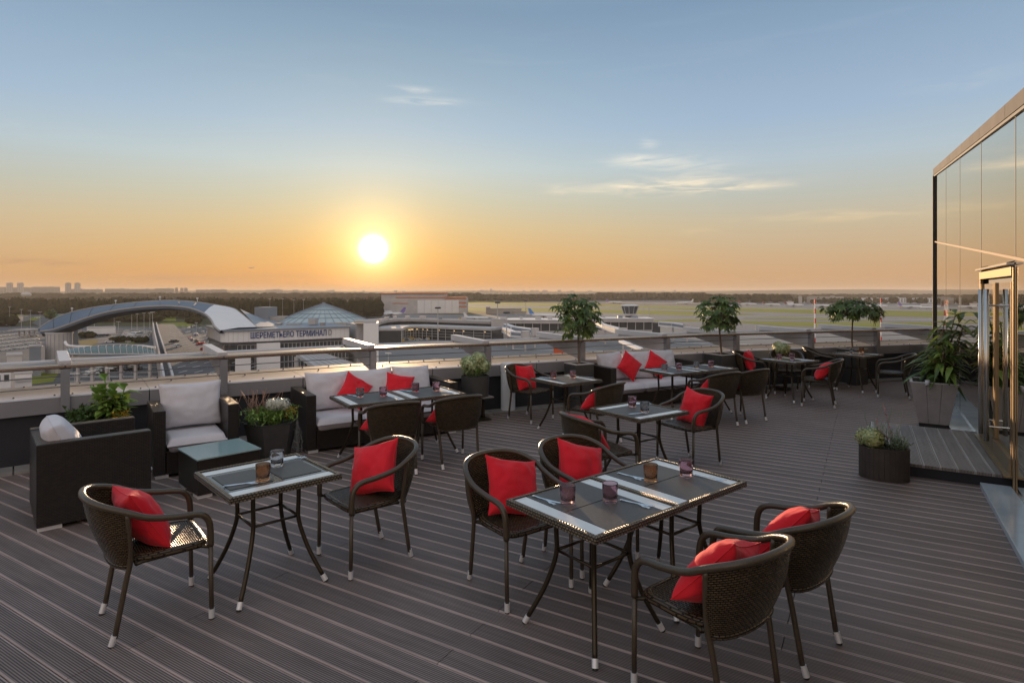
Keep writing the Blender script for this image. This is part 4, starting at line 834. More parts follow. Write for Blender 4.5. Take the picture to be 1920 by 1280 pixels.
# wall body down the hotel side
pw_ = empty('parapet_wall', (0, 0, 0), 0, 'dark parapet wall with grey metal fascia and broad pale metal coping round the terrace', 'wall')
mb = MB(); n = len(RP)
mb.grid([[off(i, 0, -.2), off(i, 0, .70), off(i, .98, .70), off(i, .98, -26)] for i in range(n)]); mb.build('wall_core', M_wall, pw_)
def quadbox(mb, a, b, a2, b2, z0, z1):   # slab between inner line a-b and outer line a2-b2
    mb.prism([(a.x, a.y), (b.x, b.y), (b2.x, b2.y), (a2.x, a2.y)][::-1] if ((b-a).cross(a2-a)).z < 0 else [(a.x, a.y), (b.x, b.y), (b2.x, b2.y), (a2.x, a2.y)], z0, z1)
for i in range(n-1):
    for k in range(2):
        g = .003; f0, f1 = k/2+g, (k+1)/2-g
        a, b = off(i, -.05, 0), off(i+1, -.05, 0); a2, b2 = off(i, -.003, 0), off(i+1, -.003, 0)
        mb = MB(); quadbox(mb, a.lerp(b, f0), a.lerp(b, f1), a2.lerp(b2, f0), a2.lerp(b2, f1), .575, .745); mb.build('fascia_panel', M_fascia, pw_)
        a, b = off(i, -.055, 0), off(i+1, -.055, 0); a2, b2 = off(i, 1.06, 0), off(i+1, 1.06, 0)
        mb = MB(); quadbox(mb, a.lerp(b, f0-.001), a.lerp(b, f1+.001), a2.lerp(b2, f0-.001), a2.lerp(b2, f1+.001), .748, .765)
        cp = mb.build('coping_panel', M_coping, pw_)
        mb = MB()
        for (du, dd) in ((.08, .06), (.5, .10), (.9, .05), (.2, .9), (.6, .93), (.93, .88), (.35, .55)):
            c = a.lerp(b, f0+(f1-f0)*du).lerp(a2.lerp(b2, f0+(f1-f0)*du), dd); mb.lathe([(.011, 0), (.009, .012), (0.001, .015)], 6, (c.x, c.y, .765))
        mb.build('screw', M_under2, cp)
# tile plinth on the floor along the wall
pl_ = tag(empty('plinth_strip', (0, 0, 0)), kind='structure')
for i in range(n-1):
    for k in range(4):
        a, b = off(i, -.30, 0), off(i+1, -.30, 0); a2, b2 = off(i, -.002, 0), off(i+1, -.002, 0); f0, f1 = k/4+.004, (k+1)/4-.004
        mb = MB(); quadbox(mb, a.lerp(b, f0), a.lerp(b, f1), a2.lerp(b2, f0), a2.lerp(b2, f1), .0, .03); mb.build('tile', M_plinth, pl_)
# railing
rl = empty('terrace_railing', (0, 0, 0), 0, 'metal terrace railing with broad posts, cables and outward arms with fin plates', 'railing')
for i in range(1, n-1):
    c = off(i, -.055, 0); a = math.atan2(RN[i].y, RN[i].x)
    mb = MB(); mb.box((c.x, c.y, (RH+.53)/2), (.10, .085, RH-.63), a); mb.build('post', M_post, rl, bevel=.004)
    o0, o1 = .01, 1.55
    p0, p1 = off(i, o0, RH-.015), off(i, o1, RH-.015); mid = (p0+p1)/2
    mb = MB(); mb.box(tuple(mid), ((p1-p0).length, .115, .10), a); mb.build('arm', M_armc, rl, bevel=.004)
    t_ = Vector((-RN[i].y, RN[i].x, 0))*.012
    tri = [off(i, .02, RH-.068), off(i, 1.5, RH-.068), off(i, 1.5, RH-.13), off(i, .06, .768), off(i, .02, .768)]
    mb = MB(); mb.add([p+t_ for p in tri]+[p-t_ for p in tri], [(0, 1, 2, 3, 4), (9, 8, 7, 6, 5)]+[(j, j+5, (j+1) % 5+5, (j+1) % 5) for j in range(5)]); mb.build('fin_plate', M_fin, rl)
for i in range(n-1):
    a, b = off(i, -.05, 0), off(i+1, -.05, 0); d = b-a; L = d.length; az = math.atan2(d.y, d.x)
    mb = MB(); mb.box((0, 0, 0), (L-.004, .11, .045)); o = mb.build('handrail', M_rail, rl, bevel=.012); o.location = ((a.x+b.x)/2, (a.y+b.y)/2, RH-.0225); o.rotation_euler = (0, 0, az)
    for z in (.865, .985):
        mb = MB(); mb.tube([(a.x, a.y, z), (b.x, b.y, z)], .006, 6); mb.build('cable', M_cable, rl)
    a, b, a2, b2 = off(i, .10, 0), off(i+1, .10, 0), off(i, 1.42, 0), off(i+1, 1.42, 0)
    fr_ = .07/L
    for k in range(6):      # slats of the sloping sunshade
        q0, q1 = k/6+.008, (k+1)/6-.008; zz = lambda q: RH-.006-.10*q
        A_, B_ = a.lerp(b, fr_), a.lerp(b, 1-fr_); C_, D_ = a2.lerp(b2, fr_), a2.lerp(b2, 1-fr_)
        vs_ = [(*A_.lerp(C_, q0).xy, zz(q0)), (*B_.lerp(D_, q0).xy, zz(q0)), (*B_.lerp(D_, q1).xy, zz(q1)), (*A_.lerp(C_, q1).xy, zz(q1))]
        mb = MB(); mb.add(vs_+[(x, y, z-.018) for x, y, z in vs_], [(3, 2, 1, 0), (4, 5, 6, 7), (0, 1, 5, 4), (1, 2, 6, 5), (2, 3, 7, 6), (3, 0, 4, 7)]); mb.build('sunshade_slat', M_shade, rl)
    mb = MB(); mb.tube([(a2.lerp(b2, fr_).x, a2.lerp(b2, fr_).y, RH-.10), (a2.lerp(b2, 1-fr_).x, a2.lerp(b2, 1-fr_).y, RH-.10)], .03, 8); mb.build('outer_rail', M_armc, rl)
# deck
deck = tag(empty('terrace_deck', (0, 0, 0)), kind='structure')
mb = MB(); mb.add([off(i, 0, -.034) for i in range(n)]+[(11, 3, -.034), (7, -5, -.034), (-12, -5, -.034), (-12, 2, -.034)], [tuple(range(n+4))]); uo = mb.build('deck_base', M_under, deck)
if uo.data.polygons[0].normal.z < 0: uo.data.flip_normals()
PITCH = .151; BW = .1455; BL = 3.07; U_R = 1.24
def board(mb, x0, x1, yc=0, ox=0):
    x0 += .0025; x1 -= .0025; h = BW/2; e_ = .004
    pr = ((-h, -.03), (-h, -e_), (-h+e_, 0), (h-e_, 0), (h, -e_), (h, -.03))
    mb.add([(x0+ox, yc+y, z) for y, z in pr]+[(x1+ox, yc+y, z) for y, z in pr], [(i, (i+1) % 6, (i+1) % 6+6, i+6) for i in range(6)]+[(5, 4, 3, 2, 1, 0), (6, 7, 8, 9, 10, 11)])
mb = MB(); board(mb, 0, BL); full = mb.build('board', M_deck, None, link=False).data
def umin(v):
    best = -9.5
    for i in range(n-1):
        a, b = off(i, .25, 0), off(i+1, .25, 0); va_, vb_ = a.dot(VY), b.dot(VY)
        if (va_-v)*(vb_-v) <= 0 and abs(va_-vb_) > 1e-6:
            t_ = (v-va_)/(vb_-va_); best = max(best, (a.lerp(b, t_)).dot(UX))
    return best
V0 = 2.198-.151/2+.151*-12; rows_ = []
nb_ = 0; farb = []
for r in range(110):
    v = V0+r*PITCH
    um = umin(v)
    if um > U_R: break
    j0 = -.40 if r % 2 == 0 else -1.94
    k = math.floor((um-j0)/BL); x = j0+k*BL
    while x < U_R:
        a, b = max(x, um), min(x+BL, U_R)
        if b-a > .05:
            pm = UVp((a+b)/2, v)
            vis = pm.y > .8 and abs(pm.x/pm.y) < 1.15
            if v < 7.4 and vis and nb_ < 292:
                if abs(b-a-BL) < 1e-4: me = full
                else: mb = MB(); board(mb, 0, b-a); me = mb.build('board', M_deck, None, link=False).data
                o = bpy.data.objects.new('board', me); col.objects.link(o); o.parent = deck; o.location = UVp(a, v, random.uniform(-.0008, .0008)); o.rotation_euler = (0, 0, UA); nb_ += 1
            else: farb.append((a, b, v))
        x += BL
# the remaining boards: one mesh whose local y is wrapped by its material copy
M_deckf = M_deck.copy(); M_deckf.name = 'composite_deck_board_far'; nt = M_deckf.node_tree
tcn = [x for x in nt.nodes if x.type == 'TEX_COORD'][0]; spn = [x for x in nt.nodes if x.type == 'SEPXYZ'][0]
uvn = N(nt, 'ShaderNodeUVMap'); nt.links.new(uvn.outputs[0], spn.inputs[0])
mb = MB()
for a, b, v in farb:
    base = len(mb.f); board(mb, a, b, v)
    for fi in range(base, len(mb.f)): mb.uv[fi] = tuple((mb.v[j][0], mb.v[j][1]-v) for j in mb.f[fi])
o = mb.build('board_field', M_deckf, deck); o.rotation_euler = (0, 0, UA); tag(o, kind='stuff')
# ---- glass facade -----------------------------------------------------
FO = Vector((4.895, 5.84, 0)); FD = Vector((.519, .855, 0)).normalized(); FN = Vector((-FD.y, FD.x, 0))   # FN points to the terrace
def FP(s, d=0, z=0): p = FO+FD*s+FN*d; return Vector((p.x, p.y, z))
FM = Matrix(((FD.x, -FN.x, 0, FO.x), (FD.y, -FN.y, 0, FO.y), (0, 0, 1, 0), (0, 0, 0, 1)))   # local x along the wall, y into the building
def ztop(s): return 3.665+.1005*s
def zbar(s): return 2.27+.089*s
fac = empty('glass_pavilion', (0, 0, 0), 0, 'mirror glazed pavilion wall with sloping pale roof fascia at the right edge', 'building')
sb = [-6.7, -4.5, -2.3, -.12, 2.05, 4.27, 6.45, 8.9]
def slope_panel(a, b, z0, zt, y0, y1, name, m, z0f=None, par=None):
    f0 = z0f or (lambda s: z0); mb = MB()
    mb.add([FM @ Vector(p) for p in ((a, y0, f0(a)), (b, y0, f0(b)), (b, y0, zt(b)), (a, y0, zt(a)), (a, y1, f0(a)), (b, y1, f0(b)), (b, y1, zt(b)), (a, y1, zt(a)))], [(0, 1, 2, 3), (7, 6, 5, 4), (0, 4, 5, 1), (1, 5, 6, 2), (2, 6, 7, 3), (3, 7, 4, 0)])
    return mb.build(name, m, par or fac)
g = .006
for a, b in zip(sb, sb[1:]):
    if abs(a+.12) < .01:
        slope_panel(a+g, b-g, 2.26, lambda s: ztop(s)-g, 0, .03, 'glass_panel', M_mirror)
    else:
        slope_panel(a+g, b-g, .06, lambda s: ztop(s)-g, 0, .03, 'glass_panel', M_mirror)
    slope_panel(b-g-.006, b+g+.006, .05, ztop, -.002, .05, 'glazing_seal', M_seal)
slope_panel(sb[0], 8.9, 2.2, lambda s: zbar(s)+.028, -.006, -.001, 'sloping_bar', mat('dark_bronze_bar', (.16, .11, .07), .5, .3), zbar)
for k in range(9):
    a, b = 8.98-1.75*(k+1), 8.98-1.75*k
    slope_panel(a+.006, b-.006, 0, lambda s: ztop(s)+.155, -.03, .06, 'fascia_panel', M_fasc3, lambda s: ztop(s)+.012)
slope_panel(sb[0], 8.95, 0, lambda s: ztop(s)+.011, -.02, .05, 'fascia_lip', M_seal, lambda s: ztop(s)-.02)
slope_panel(8.9, 8.97, 0, lambda s: ztop(s)+.0, -.04, .10, 'corner_post', M_seal)
# end wall, roof, back and the dim room behind
mb = MB(); w0, w1 = sb[0], 8.95
ib = [(w0, .06, 0), (w1, .06, 0), (w1, 7, 0), (w0, 7, 0)]
mb.add([FM @ Vector((x, y, 0)) for x, y, _ in ib]+[FM @ Vector((x, y, ztop(x)+.1)) for x, y, _ in ib], [(4, 5, 6, 7), (0, 4, 7, 3), (1, 2, 6, 5), (3, 7, 6, 2), (0, 1, 5, 4)]); mb.build('building_shell', M_under2, fac)
mb = MB(); mb.add([FM @ Vector(p) for p in ((8.952, .1, .06), (8.952, 7, .06), (8.952, 7, ztop(8.9)), (8.952, .1, ztop(8.9)))], [(0, 1, 2, 3)]); mb.build('glass_panel', M_mirror, fac)
# stone sill along the glass
sill = empty('stone_sill', (0, 0, 0), 0, 'polished pale stone sill running along the foot of the glass wall', 'sill')
for a, b in ((-6.6, -4.4), (-4.4, -2.2), (-2.2, -.02), (2.2, 4.3), (4.3, 6.5), (6.5, 8.8)):
    mb = MB(); mb.box(((a+b)/2, -.13, .028), (b-a-.006, .26, .056), 0, FM); mb.build('slab', M_sill, sill, bevel=.004)
mb = MB(); mb.box((1.0, .02, .03), (15, .08, .06), 0, FM)
mb.build('base_channel', M_steel, fac)
# door in the glass
dr_ = empty('glass_door', (0, 0, 0), 0, 'double glass door in a bronze frame with tall tubular handles', 'door')
for x in (-.09, 2.02): mb = MB(); mb.box((x, .0, 1.12), (.034, .036, 2.0+.14), 0, FM); mb.build('door_frame', M_gold, dr_, bevel=.004)
mb = MB(); mb.box((.965, -.002, 2.15), (2.06, .052, .09), 0, FM); mb.build('door_lintel', M_gold, dr_, bevel=.004)
mb = MB(); mb.box((.965, -.03, 2.225), (2.12, .07, .02), 0, FM); mb.build('drip_cap', M_steel, dr_)
for a, b in ((-.04, .955), (.975, 1.97)):
    mb = MB(); mb.box(((a+b)/2, .01, 1.12), (b-a, .02, 1.85), 0, FM); lf = mb.build('door_leaf', M_mirror, dr_)
    mb = MB(); mb.box(((a+b)/2, -.005, .24), (b-a-.01, .06, .16), 0, FM); mb.build('kick_plate', M_gold, lf)
    for x in (a+.035, b-.035): mb = MB(); mb.box((x, .0, 1.19), (.032, .035, 1.72), 0, FM); mb.build('stile', M_gold, lf)
for x in (.76, 1.17):
    mb = MB(); mb.tube([FM @ Vector((x, -.11, .32)), FM @ Vector((x, -.11, 1.98))], .024, 14); mb.build('handle', M_steel, dr_, True)
    mb = MB()
    for z in (.48, 1.8): mb.tube([FM @ Vector((x, -.11, z)), FM @ Vector((x, .0, z))], .010, 8)
    mb.build('handle_bracket', M_steel, dr_)
mb = MB(); mb.box((.965, -.02, .15), (2.02, .12, .02), 0, FM); mb.build('threshold', M_gold, dr_)
# step platform
stp = empty('entrance_step', (0, 0, 0), 0, 'low boarded platform step in front of the glass door', 'step')
c0 = Vector((3.934, 6.486, 0)); SL = 2.17; SWd = 1.16; SA = math.atan2(.855, .519)
SM = Matrix(((VY.x, UX.x, 0, c0.x), (VY.y, UX.y, 0, c0.y), (0, 0, 1, 0), (0, 0, 0, 1)))    # x along the wall, y towards it
mb = MB(); mb.box((SL/2, SWd/2+.01, .052), (SL-.03, SWd-.02, .104), 0, SM); mb.build('step_base', M_wall, stp)
nbd = 8
for k in range(nbd):
    mb = MB(); board(mb, 0, SL); o = mb.build('board', M_step, stp); w = SWd/nbd; o.matrix_world = Matrix.Translation((0, 0, .135)) @ SM @ Matrix.Translation((0, w*(k+.5), 0)) @ Matrix.Diagonal((1, w/PITCH, 1, 1))
mb = MB(); mb.box((SL/2, -.012, .085), (SL+.02, .02, .10), 0, SM); mb.build('edge_trim', M_rimlt, stp)
# ================================================================== OBJECTS
# ---- wicker armchair ----------------------------------------------------
def whgt(u, v, bw=.024, rh=.012, A=.0034):
    r = math.floor(v/rh+1e-6); fu = (u/bw+.5*(r % 2)) % 1; fv = (v/rh) % 1
    return A*(max(0, math.sin(pi*fu))**.55)*(max(0, math.sin(pi*fv))**.6)
def make_chair():
    t = empty('wicker_armchair')
    rim = [(.262, .245, .44), (.265, .24, .56), (.268, .215, .618), (.272, .165, .645), (.280, .05, .660), (.290, -.08, .690), (.282, -.18, .738), (.225, -.285, .778), (.12, -.345, .798), (0, -.362, .803)]
    rim = cr([Vector(p) for p in rim], 4); full_ = rim+[Vector((-p.x, p.y, p.z)) for p in reversed(rim[:-1])]
    mb = MB(); mb.tube(full_, .0185, 12); mb.build('armrest', M_tube, t, True)
    for s in (-1, 1):
        mb = MB(); mb.tube([(s*.262, .245, .44), (s*.2615, .247, .2), (s*.26, .25, .045)], .0135, 10); l = mb.build('leg', M_tube, t, True)
        mb = MB(); mb.tube([(s*.26, .25, .062), (s*.26, .25, .008)], .0168, 12); mb.build('foot_cap', M_cap, l, True).data.set_sharp_from_angle(angle=.7); mb = MB(); mb.tube([(s*.26, .25, .01), (s*.26, .25, 0)], .014, 10); mb.build('foot_pad', M_blk, l)
        mb = MB(); mb.tube(cr([Vector(p) for p in ((s*.280, -.178, .735), (s*.268, -.170, .60), (s*.243, -.160, .46), (s*.232, -.180, .34), (s*.2225, -.231, .045))], 3), .0145, 10); l = mb.build('leg', M_tube, t, True)
        mb = MB(); mb.tube([(s*.2225, -.231, .062), (s*.2203, -.2475, .008)], .0165, 12); mb.build('foot_cap', M_cap, l, True).data.set_sharp_from_angle(angle=.7); mb = MB(); mb.tube([(s*.2203, -.2475, .01), (s*.220, -.248, 0)], .014, 10); mb.build('foot_pad', M_blk, l)
        
    mb = MB(); rl_ = .011
    for s in (-1, 1): mb.tube([(s*.262, .236, .435), (s*.225, .20, .436), (s*.225, -.10, .430), (s*.24, -.13, .43)], rl_, 8)
    mb.tube([(-.225, .20, .436), (.225, .20, .436)], rl_, 8); mb.tube([(-.238, -.13, .43), (.238, -.13, .43)], rl_, 8); mb.build('seat_rail', M_metal_dk, t, True)
    # seat: woven slab with rolled edge, rounded at the back
    out = []
    for i in range(29):
        a = -pi/2+2*pi*i/28; c_, s_ = math.cos(a), math.sin(a); ex = .35
        x = .243*abs(c_)**ex*(1 if c_ >= 0 else -1); y = .02+.225*abs(s_)**(.30 if s_ > 0 else .75)*(1 if s_ >= 0 else -1)
        if s_ < 0: x *= 1-.10*abs(s_)
        out.append((x, y))
    out = out[:-1]; mb = MB(); m_ = len(out); P_ = []
    for (k, z) in ((.2, .428), (.95, .426), (1.02, .436), (1.02, .456), (.965, .466), (.88, .4665), (.6, .463), (.3, .461), (.001, .460)):
        P_.append([Vector((x*k, .02+(y-.02)*k, z)) for x, y in out+[out[0]]])
    vsx = lambda x, y: (P_[x][y].x, P_[x][y].y+ (0.0 if 3 < x else P_[x][y].z))
    mb.grid(P_[:6], uv=lambda x, y: (y*.03, x*.012), flip=True)
    from bisect import bisect
    def inside(x, y):     # distance factor towards the outline, 1 on the edge
        yy = y-.02; a = math.atan2(yy/.225, x/.243); best = 9
        for ox_, oy_ in out:
            pass
        lo_, hi_ = .1, 3
        for _ in range(14):
            k = (lo_+hi_)/2; X, Y = x/k, yy/k
            q = (abs(X)/.240)**4.2+(abs(Y)/.222)**(4.5 if Y > 0 else 2.6)
            if q > 1: lo_ = k
            else: hi_ = k
        return hi_
    nx, ny = 40*2, 38*2; R_ = []
    for i in range(nx+1):
        row = []
        for j in range(ny+1):
            x = -.24+i*.006; y = -.205+j*.006*(.45/.456)
            k = inside(x, y) if abs(x)+abs(y-.02) > 1e-6 else 0
            if k > .985: x, y = x/k*.985, .02+(y-.02)/k*.985
            edge_ = max(0, 1-(min(k, 1))**6)
            z = .4595+.004*min(1, k)**4+whgt(x+.24, y+.3)*min(1, edge_*3)
            row.append(Vector((x, y, z)))
        R_.append(row)
    mb.grid(R_, uv=lambda x, y: (R_[x][y].x+.24, R_[x][y].y+.3)); mb.build('seat', M_wick, t, True)
    # woven back shell
    top0 = [p for p in full_ if p.y <= -.172]; cl0 = [0]
    for a_, b_ in zip(top0, top0[1:]): cl0.append(cl0[-1]+(b_-a_).length)
    NT = 112; top = []
    for i in range(NT+1):
        l_ = cl0[-1]*i/NT; j = min(max(0, bisect(cl0, l_)-1), len(top0)-2); top.append(top0[j].lerp(top0[j+1], (l_-cl0[j])/(cl0[j+1]-cl0[j])))
    du = .006
    mb = MB(); R1 = []; m_ = len(top); nv = 65; ulen = 0; U_ = []
    for i, p in enumerate(top):
        U_.append(i*du); f_ = i/(m_-1); a = pi*f_
        q = Vector((.233*math.cos(a), -.155-.090*math.sin(a)**.8, .425)); row = []
        for k in range(nv):
            t_ = k/(nv-1); r = p.lerp(q, t_); bl_ = .020*math.sin(pi*t_)*(1 if True else 0); d = Vector((r.x, r.y+.05, 0)); d = d.normalized() if d.length > .001 else Vector((0, -1, 0)); row.append(r+d*(bl_+whgt(i*du, k*.006)))
        R1.append(row)
    mb.grid(R1, uv=lambda x, y: (U_[x], y*.006)); R2 = [[p-Vector((p.x, p.y+.05, 0)).normalized()*(.010+whgt(i_*du, k_*.006)*.0+2*whgt(i_*du, k_*.006)*0+whgt(i_*du, k_*.006)*1.9) for k_, p in enumerate(r)] for i_, r in enumerate(R1)]
    mb.grid(R2, uv=lambda x, y: (U_[x], y*.006), flip=True)
    mb.tube([r[-1]-Vector((0, 0, .002)) for r in R1[::6]], .013, 8); mb.build('backrest', M_wick, t, True)
    return t
def cushion(name, w, h, th, m, seed=0, n=22, par=None, tuck=.10, wr=.012, ke=.42):
    mb = MB(); S = []
    for sgn in (1, -1):
        R = []
        for i in range(n+1):
            row = []
            for j in range(n+1):
                u = -1+2*i/n; v = -1+2*j/n; u_, v_ = math.sin(u*pi/2)*.35+u*.65, math.sin(v*pi/2)*.35+v*.65
                x = u_*w/2*(1-tuck*(1-v_*v_)*abs(u_)**3); z = v_*h/2*(1-tuck*(1-u_*u_)*abs(v_)**3)
                k = max(0, (1-u_**2)*(1-v_**2))**ke; wv = noise.noise(Vector((u*1.7+seed, v*1.7, sgn*3+seed)))+.5*noise.noise(Vector((u*4+seed*2, v*4, sgn)))
                y = sgn*(th/2*k+wr*wv*min(1, k*2.2))
                row.append(Vector((x, y, z)))
            R.append(row)
        mb.grid(R, flip=(sgn > 0))
    # seam piping
    e_ = [(-1+2*i/n, -1) for i in range(n)]+[(1, -1+2*i/n) for i in range(n)]+[(1-2*i/n, 1) for i in range(n)]+[(-1, 1-2*i/n) for i in range(n)]
    pts = []
    for u, v in e_:
        u_, v_ = math.sin(u*pi/2)*.35+u*.65, math.sin(v*pi/2)*.35+v*.65
        pts.append(Vector((u_*w/2*(1-tuck*(1-v_*v_)*abs(u_)**3), 0, v_*h/2*(1-tuck*(1-u_*u_)*abs(v_)**3))))
    mb.tube(pts, .0035, 5, closed=True)
    o = mb.build(name, m, par, True); return o
chair0 = make_chair(); chair_used = [False]; red_meshes = []
for k in range(4):
    o = cushion('red_cushion', .40, .40, .19, M_red, seed=k*3.7, n=44, tuck=.13, wr=.016, ke=.46); red_meshes.append(o.data); bpy.data.objects.remove(o)
def chair(x, y, face, label, pillow=None, plabel=None, tilt=36, roll=4, side=0, pm=0, lift=0, yaw=0):
    """face: the way the sitter looks, degrees from +X"""
    o = chair0 if not chair_used[0] else copy_tree(chair0); chair_used[0] = True
    place(o, (x, y, .0), math.radians(face-90)); tag(o, label, 'chair', 'dark wicker armchairs round the tables')
    if plabel:
        c = bpy.data.objects.new('red_cushion', red_meshes[pm % 4]); col.objects.link(c); tag(c, plabel, 'cushion', 'red cushions')
        Mx = Matrix.Translation((x, y, 0)) @ Matrix.Rotation(math.radians(face-90), 4, 'Z') @ Matrix.Translation((side, -.075, .462+.165+lift)) @ Matrix.Rotation(math.radians(yaw), 4, 'Z') @ Matrix.Rotation(math.radians(tilt), 4, 'X') @ Matrix.Rotation(math.radians(roll), 4, 'Y')
        c.matrix_world = Mx
    return o
chair(-2.153, 3.61, 40, 'wicker armchair nearest the left edge, facing the left small table', 1, 'red cushion slumped forward in the leftmost wicker armchair, lit orange on top', 30, -6, .0, 0, -.01, 8)
chair(-1.075, 4.41, 221, 'wicker armchair on the right of the left small table', 1, 'red cushion leaning in the armchair right of the left small table', 30, 18, .03, 1, 0, 20)
chair(.034, 3.99, -54, 'wicker armchair at the near left side of the big double table', 1, 'red cushion with a shadow band in the armchair left of the big double table', 32, -16, -.02, 2)
chair(.56, 4.42, -57, 'wicker armchair at the far left side of the big double table', 1, 'red cushion in the armchair behind the big double table, one corner pointing up', 32, -20, 0, 3)
chair(.965, 2.93, 127, 'nearest wicker armchair, seen from behind at the bottom right', 1, 'red cushion in the nearest armchair at the bottom right', 38, 22, -.04, 0)
chair(1.485, 3.35, 132, 'second nearest wicker armchair on the right side of the big double table', 1, 'red cushion in the second nearest armchair at right', 38, 22, -.04, 1)
chair(.83, 5.70, 25, 'wicker armchair left of the middle square table, back to the viewer', 1, 'red cushion in the armchair left of the middle square table', 42, 12, -.07, 2, -.03)
chair(2.02, 6.78, 212, 'wicker armchair right of the middle square table, facing left', 1, 'big red cushion standing in the armchair right of the middle square table', 16, -8, 0, 3)
chair(1.08, 7.72, 140, 'wicker armchair between the middle table and the small table by the bin', 1, 'red cushion in the armchair seen from behind beyond the middle table', 42, 12, -.07, 0, -.03)
chair(.27, 9.17, -42, 'wicker armchair beside the pale blue bin', 1, 'red cushion in the armchair beside the pale blue bin', 16, -5, 0, 1)
chair(-1.33, 6.48, 118, 'left one of the two armchairs with backs turned before the left sofa', 1, 'red cushion barely showing in the left chair before the left sofa', 42, 16, -.07, 2, -.03)
chair(-.69, 6.86, 121, 'right one of the two armchairs with backs turned before the left sofa', 1, 'red cushion in the right chair before the left sofa', 42, 16, -.07, 3, -.03)
chair(2.97, 8.80, 118, 'left one of the two armchairs with backs turned before the far sofa table', 1, 'red cushion in the left chair before the far sofa table', 42, 15, -.07, 0, -.03)
chair(3.52, 9.12, 120, 'right one of the two armchairs with backs turned before the far sofa table', 1, 'red cushion in the right chair before the far sofa table', 42, 15, -.07, 1, -.03)
chair(4.62, 11.42, -30, 'wicker armchair left of the table with the flowers behind, facing right', 1, 'red cushion in the armchair left of the far flower table', 16, 0, 0, 2)
chair(5.28, 10.28, 150, 'wicker armchair right of the far flower table, back to the viewer', 1, 'red cushion in the armchair right of the far flower table', 42, 12, -.07, 3, -.03)
chair(5.32, 11.55, -105, 'wicker armchair tucked behind the far flower table')
chair(6.33, 12.18, -28, 'empty wicker armchair left of the farthest table')
chair(7.10, 11.15, 152, 'empty wicker armchair at the far right by the tapered planter')
# ---- bistro tables ---------------------------------------------------------
TH = .725
def make_table():
    t = empty('bistro_table'); W = .72; w = W/2; r = .026
    mb = MB(); zc = TH-.017
    for (a, b) in (((-w, -w), (w, -w)), ((w, -w), (w, w)), ((w, w), (-w, w)), ((-w, w), (-w, -w))):
        d = Vector((b[0]-a[0], b[1]-a[1], 0)); L = d.length; d.normalize(); nn = Vector((-d.y, d.x, 0)); A = Vector((a[0], a[1], 0)); R = []
        prof = ((.0, -.019), (-.0, .012), (.006, .018), (.026, .0185), (.03, .012), (.03, -.019), (0, -.019))
        for q in (0, 1):
            R.append([A+d*(L*q+(pp[0] if q == 0 else -pp[0]))+nn*pp[0]+Vector((0, 0, zc+pp[1])) for pp in prof])
        cl_ = [0, .031, .04, .06, .068, .1, .13]
        mb.grid(R, uv=lambda x, y: (x*L, cl_[y]), flip=True)
    mb.build('edge', M_wickt, t, True).data.set_sharp_from_angle(angle=.6)
    mb = MB(); mb.box((0, 0, TH-.012), (W-.056, W-.056, .008)); g_ = mb.build('glass_top', M_tglass, t)
    for s in (-1, 1):
        mb = MB(); mb.box((s*(w-.03-.055), 0, TH-.0066), (.088, W-.062, .0012)); mb.build('frosted_band', M_band, g_)
    mb = MB(); 
    for s in (-1, 1): mb.box((0, s*.14, TH-.034), (.60, .03, .02)); mb.box((s*.14, 0, TH-.034), (.03, .60, .018))
    mb.build('underframe', M_metal_dk, t)
    for sx in (-1, 1):
        for sy in (-1, 1):
            pts = cr([Vector(p) for p in ((sx*.150, sy*.150, TH-.03), (sx*.150, sy*.150, .55), (sx*.148, sy*.148, .44), (sx*.165, sy*.165, .34), (sx*.205, sy*.205, .2), (sx*.268, sy*.268, .04))], 4)
            mb = MB(); mb.tube(pts, .0145, 10); l = mb.build('leg', M_metal_dk, t, True)
            mb = MB(); mb.tube([(sx*.266, sy*.266, .046), (sx*.281, sy*.281, .008)], .0172, 12); mb.build('foot_cap', M_cap, l, True).data.set_sharp_from_angle(angle=.7); mb = MB(); mb.tube([(sx*.280, sy*.280, .012), (sx*.283, sy*.283, 0)], .015, 10); mb.build('foot_pad', M_blk, l)
    for k in range(4):
        a = pi/2*k; p = Matrix.Rotation(a, 3, 'Z') @ Vector((.148, .148, .44)); q = Matrix.Rotation(a+pi/2, 3, 'Z') @ Vector((.148, .148, .44)); mb = MB(); mb.tube([p, q], .009, 8); mb.build('stretcher', M_metal_dk, t, True)
    return t
tab0 = make_table(); tu = [False]
def table(x, y, deg, label, bands_along=True):
    o = tab0 if not tu[0] else copy_tree(tab0); tu[0] = True; place(o, (x, y, 0), math.radians(deg+(0 if bands_along else 90))); tag(o, label, 'table', 'square bistro tables with wicker edges'); return o
# ---- glasses, cutlery, placemats ---------------------------------------------
def make_glass(m):
    mb = MB(); nseg = 20; prof = [(.030, 0), (.034, .006), (.035, .03), (.037, .06), (.0385, .088), (.0375, .092), (.0355, .088), (.0335, .05), (.031, .022), (.001, .018)]
    for r, z in prof:
        for k in range(nseg):
            a = 2*pi*k/nseg; f_ = 1+(.045*math.sin(3*a+z*40)+.03*math.sin(5*a-z*60) if .01 < z < .08 and r > .0338 else 0); mb.v.append((r*f_*math.cos(a), r*f_*math.sin(a), z))
    for i in range(len(prof)-1):
        for k in range(nseg): mb.f.append((i*nseg+k, i*nseg+(k+1) % nseg, (i+1)*nseg+(k+1) % nseg, (i+1)*nseg+k)); mb.mi.append(0)
    mb.f.append(tuple(reversed(range(nseg)))); mb.mi.append(0)
    return mb.build('glass_tumbler', m, None, True, False).data
gmesh = [make_glass(M_gl1), make_glass(M_gl2), make_glass(M_gl3)]
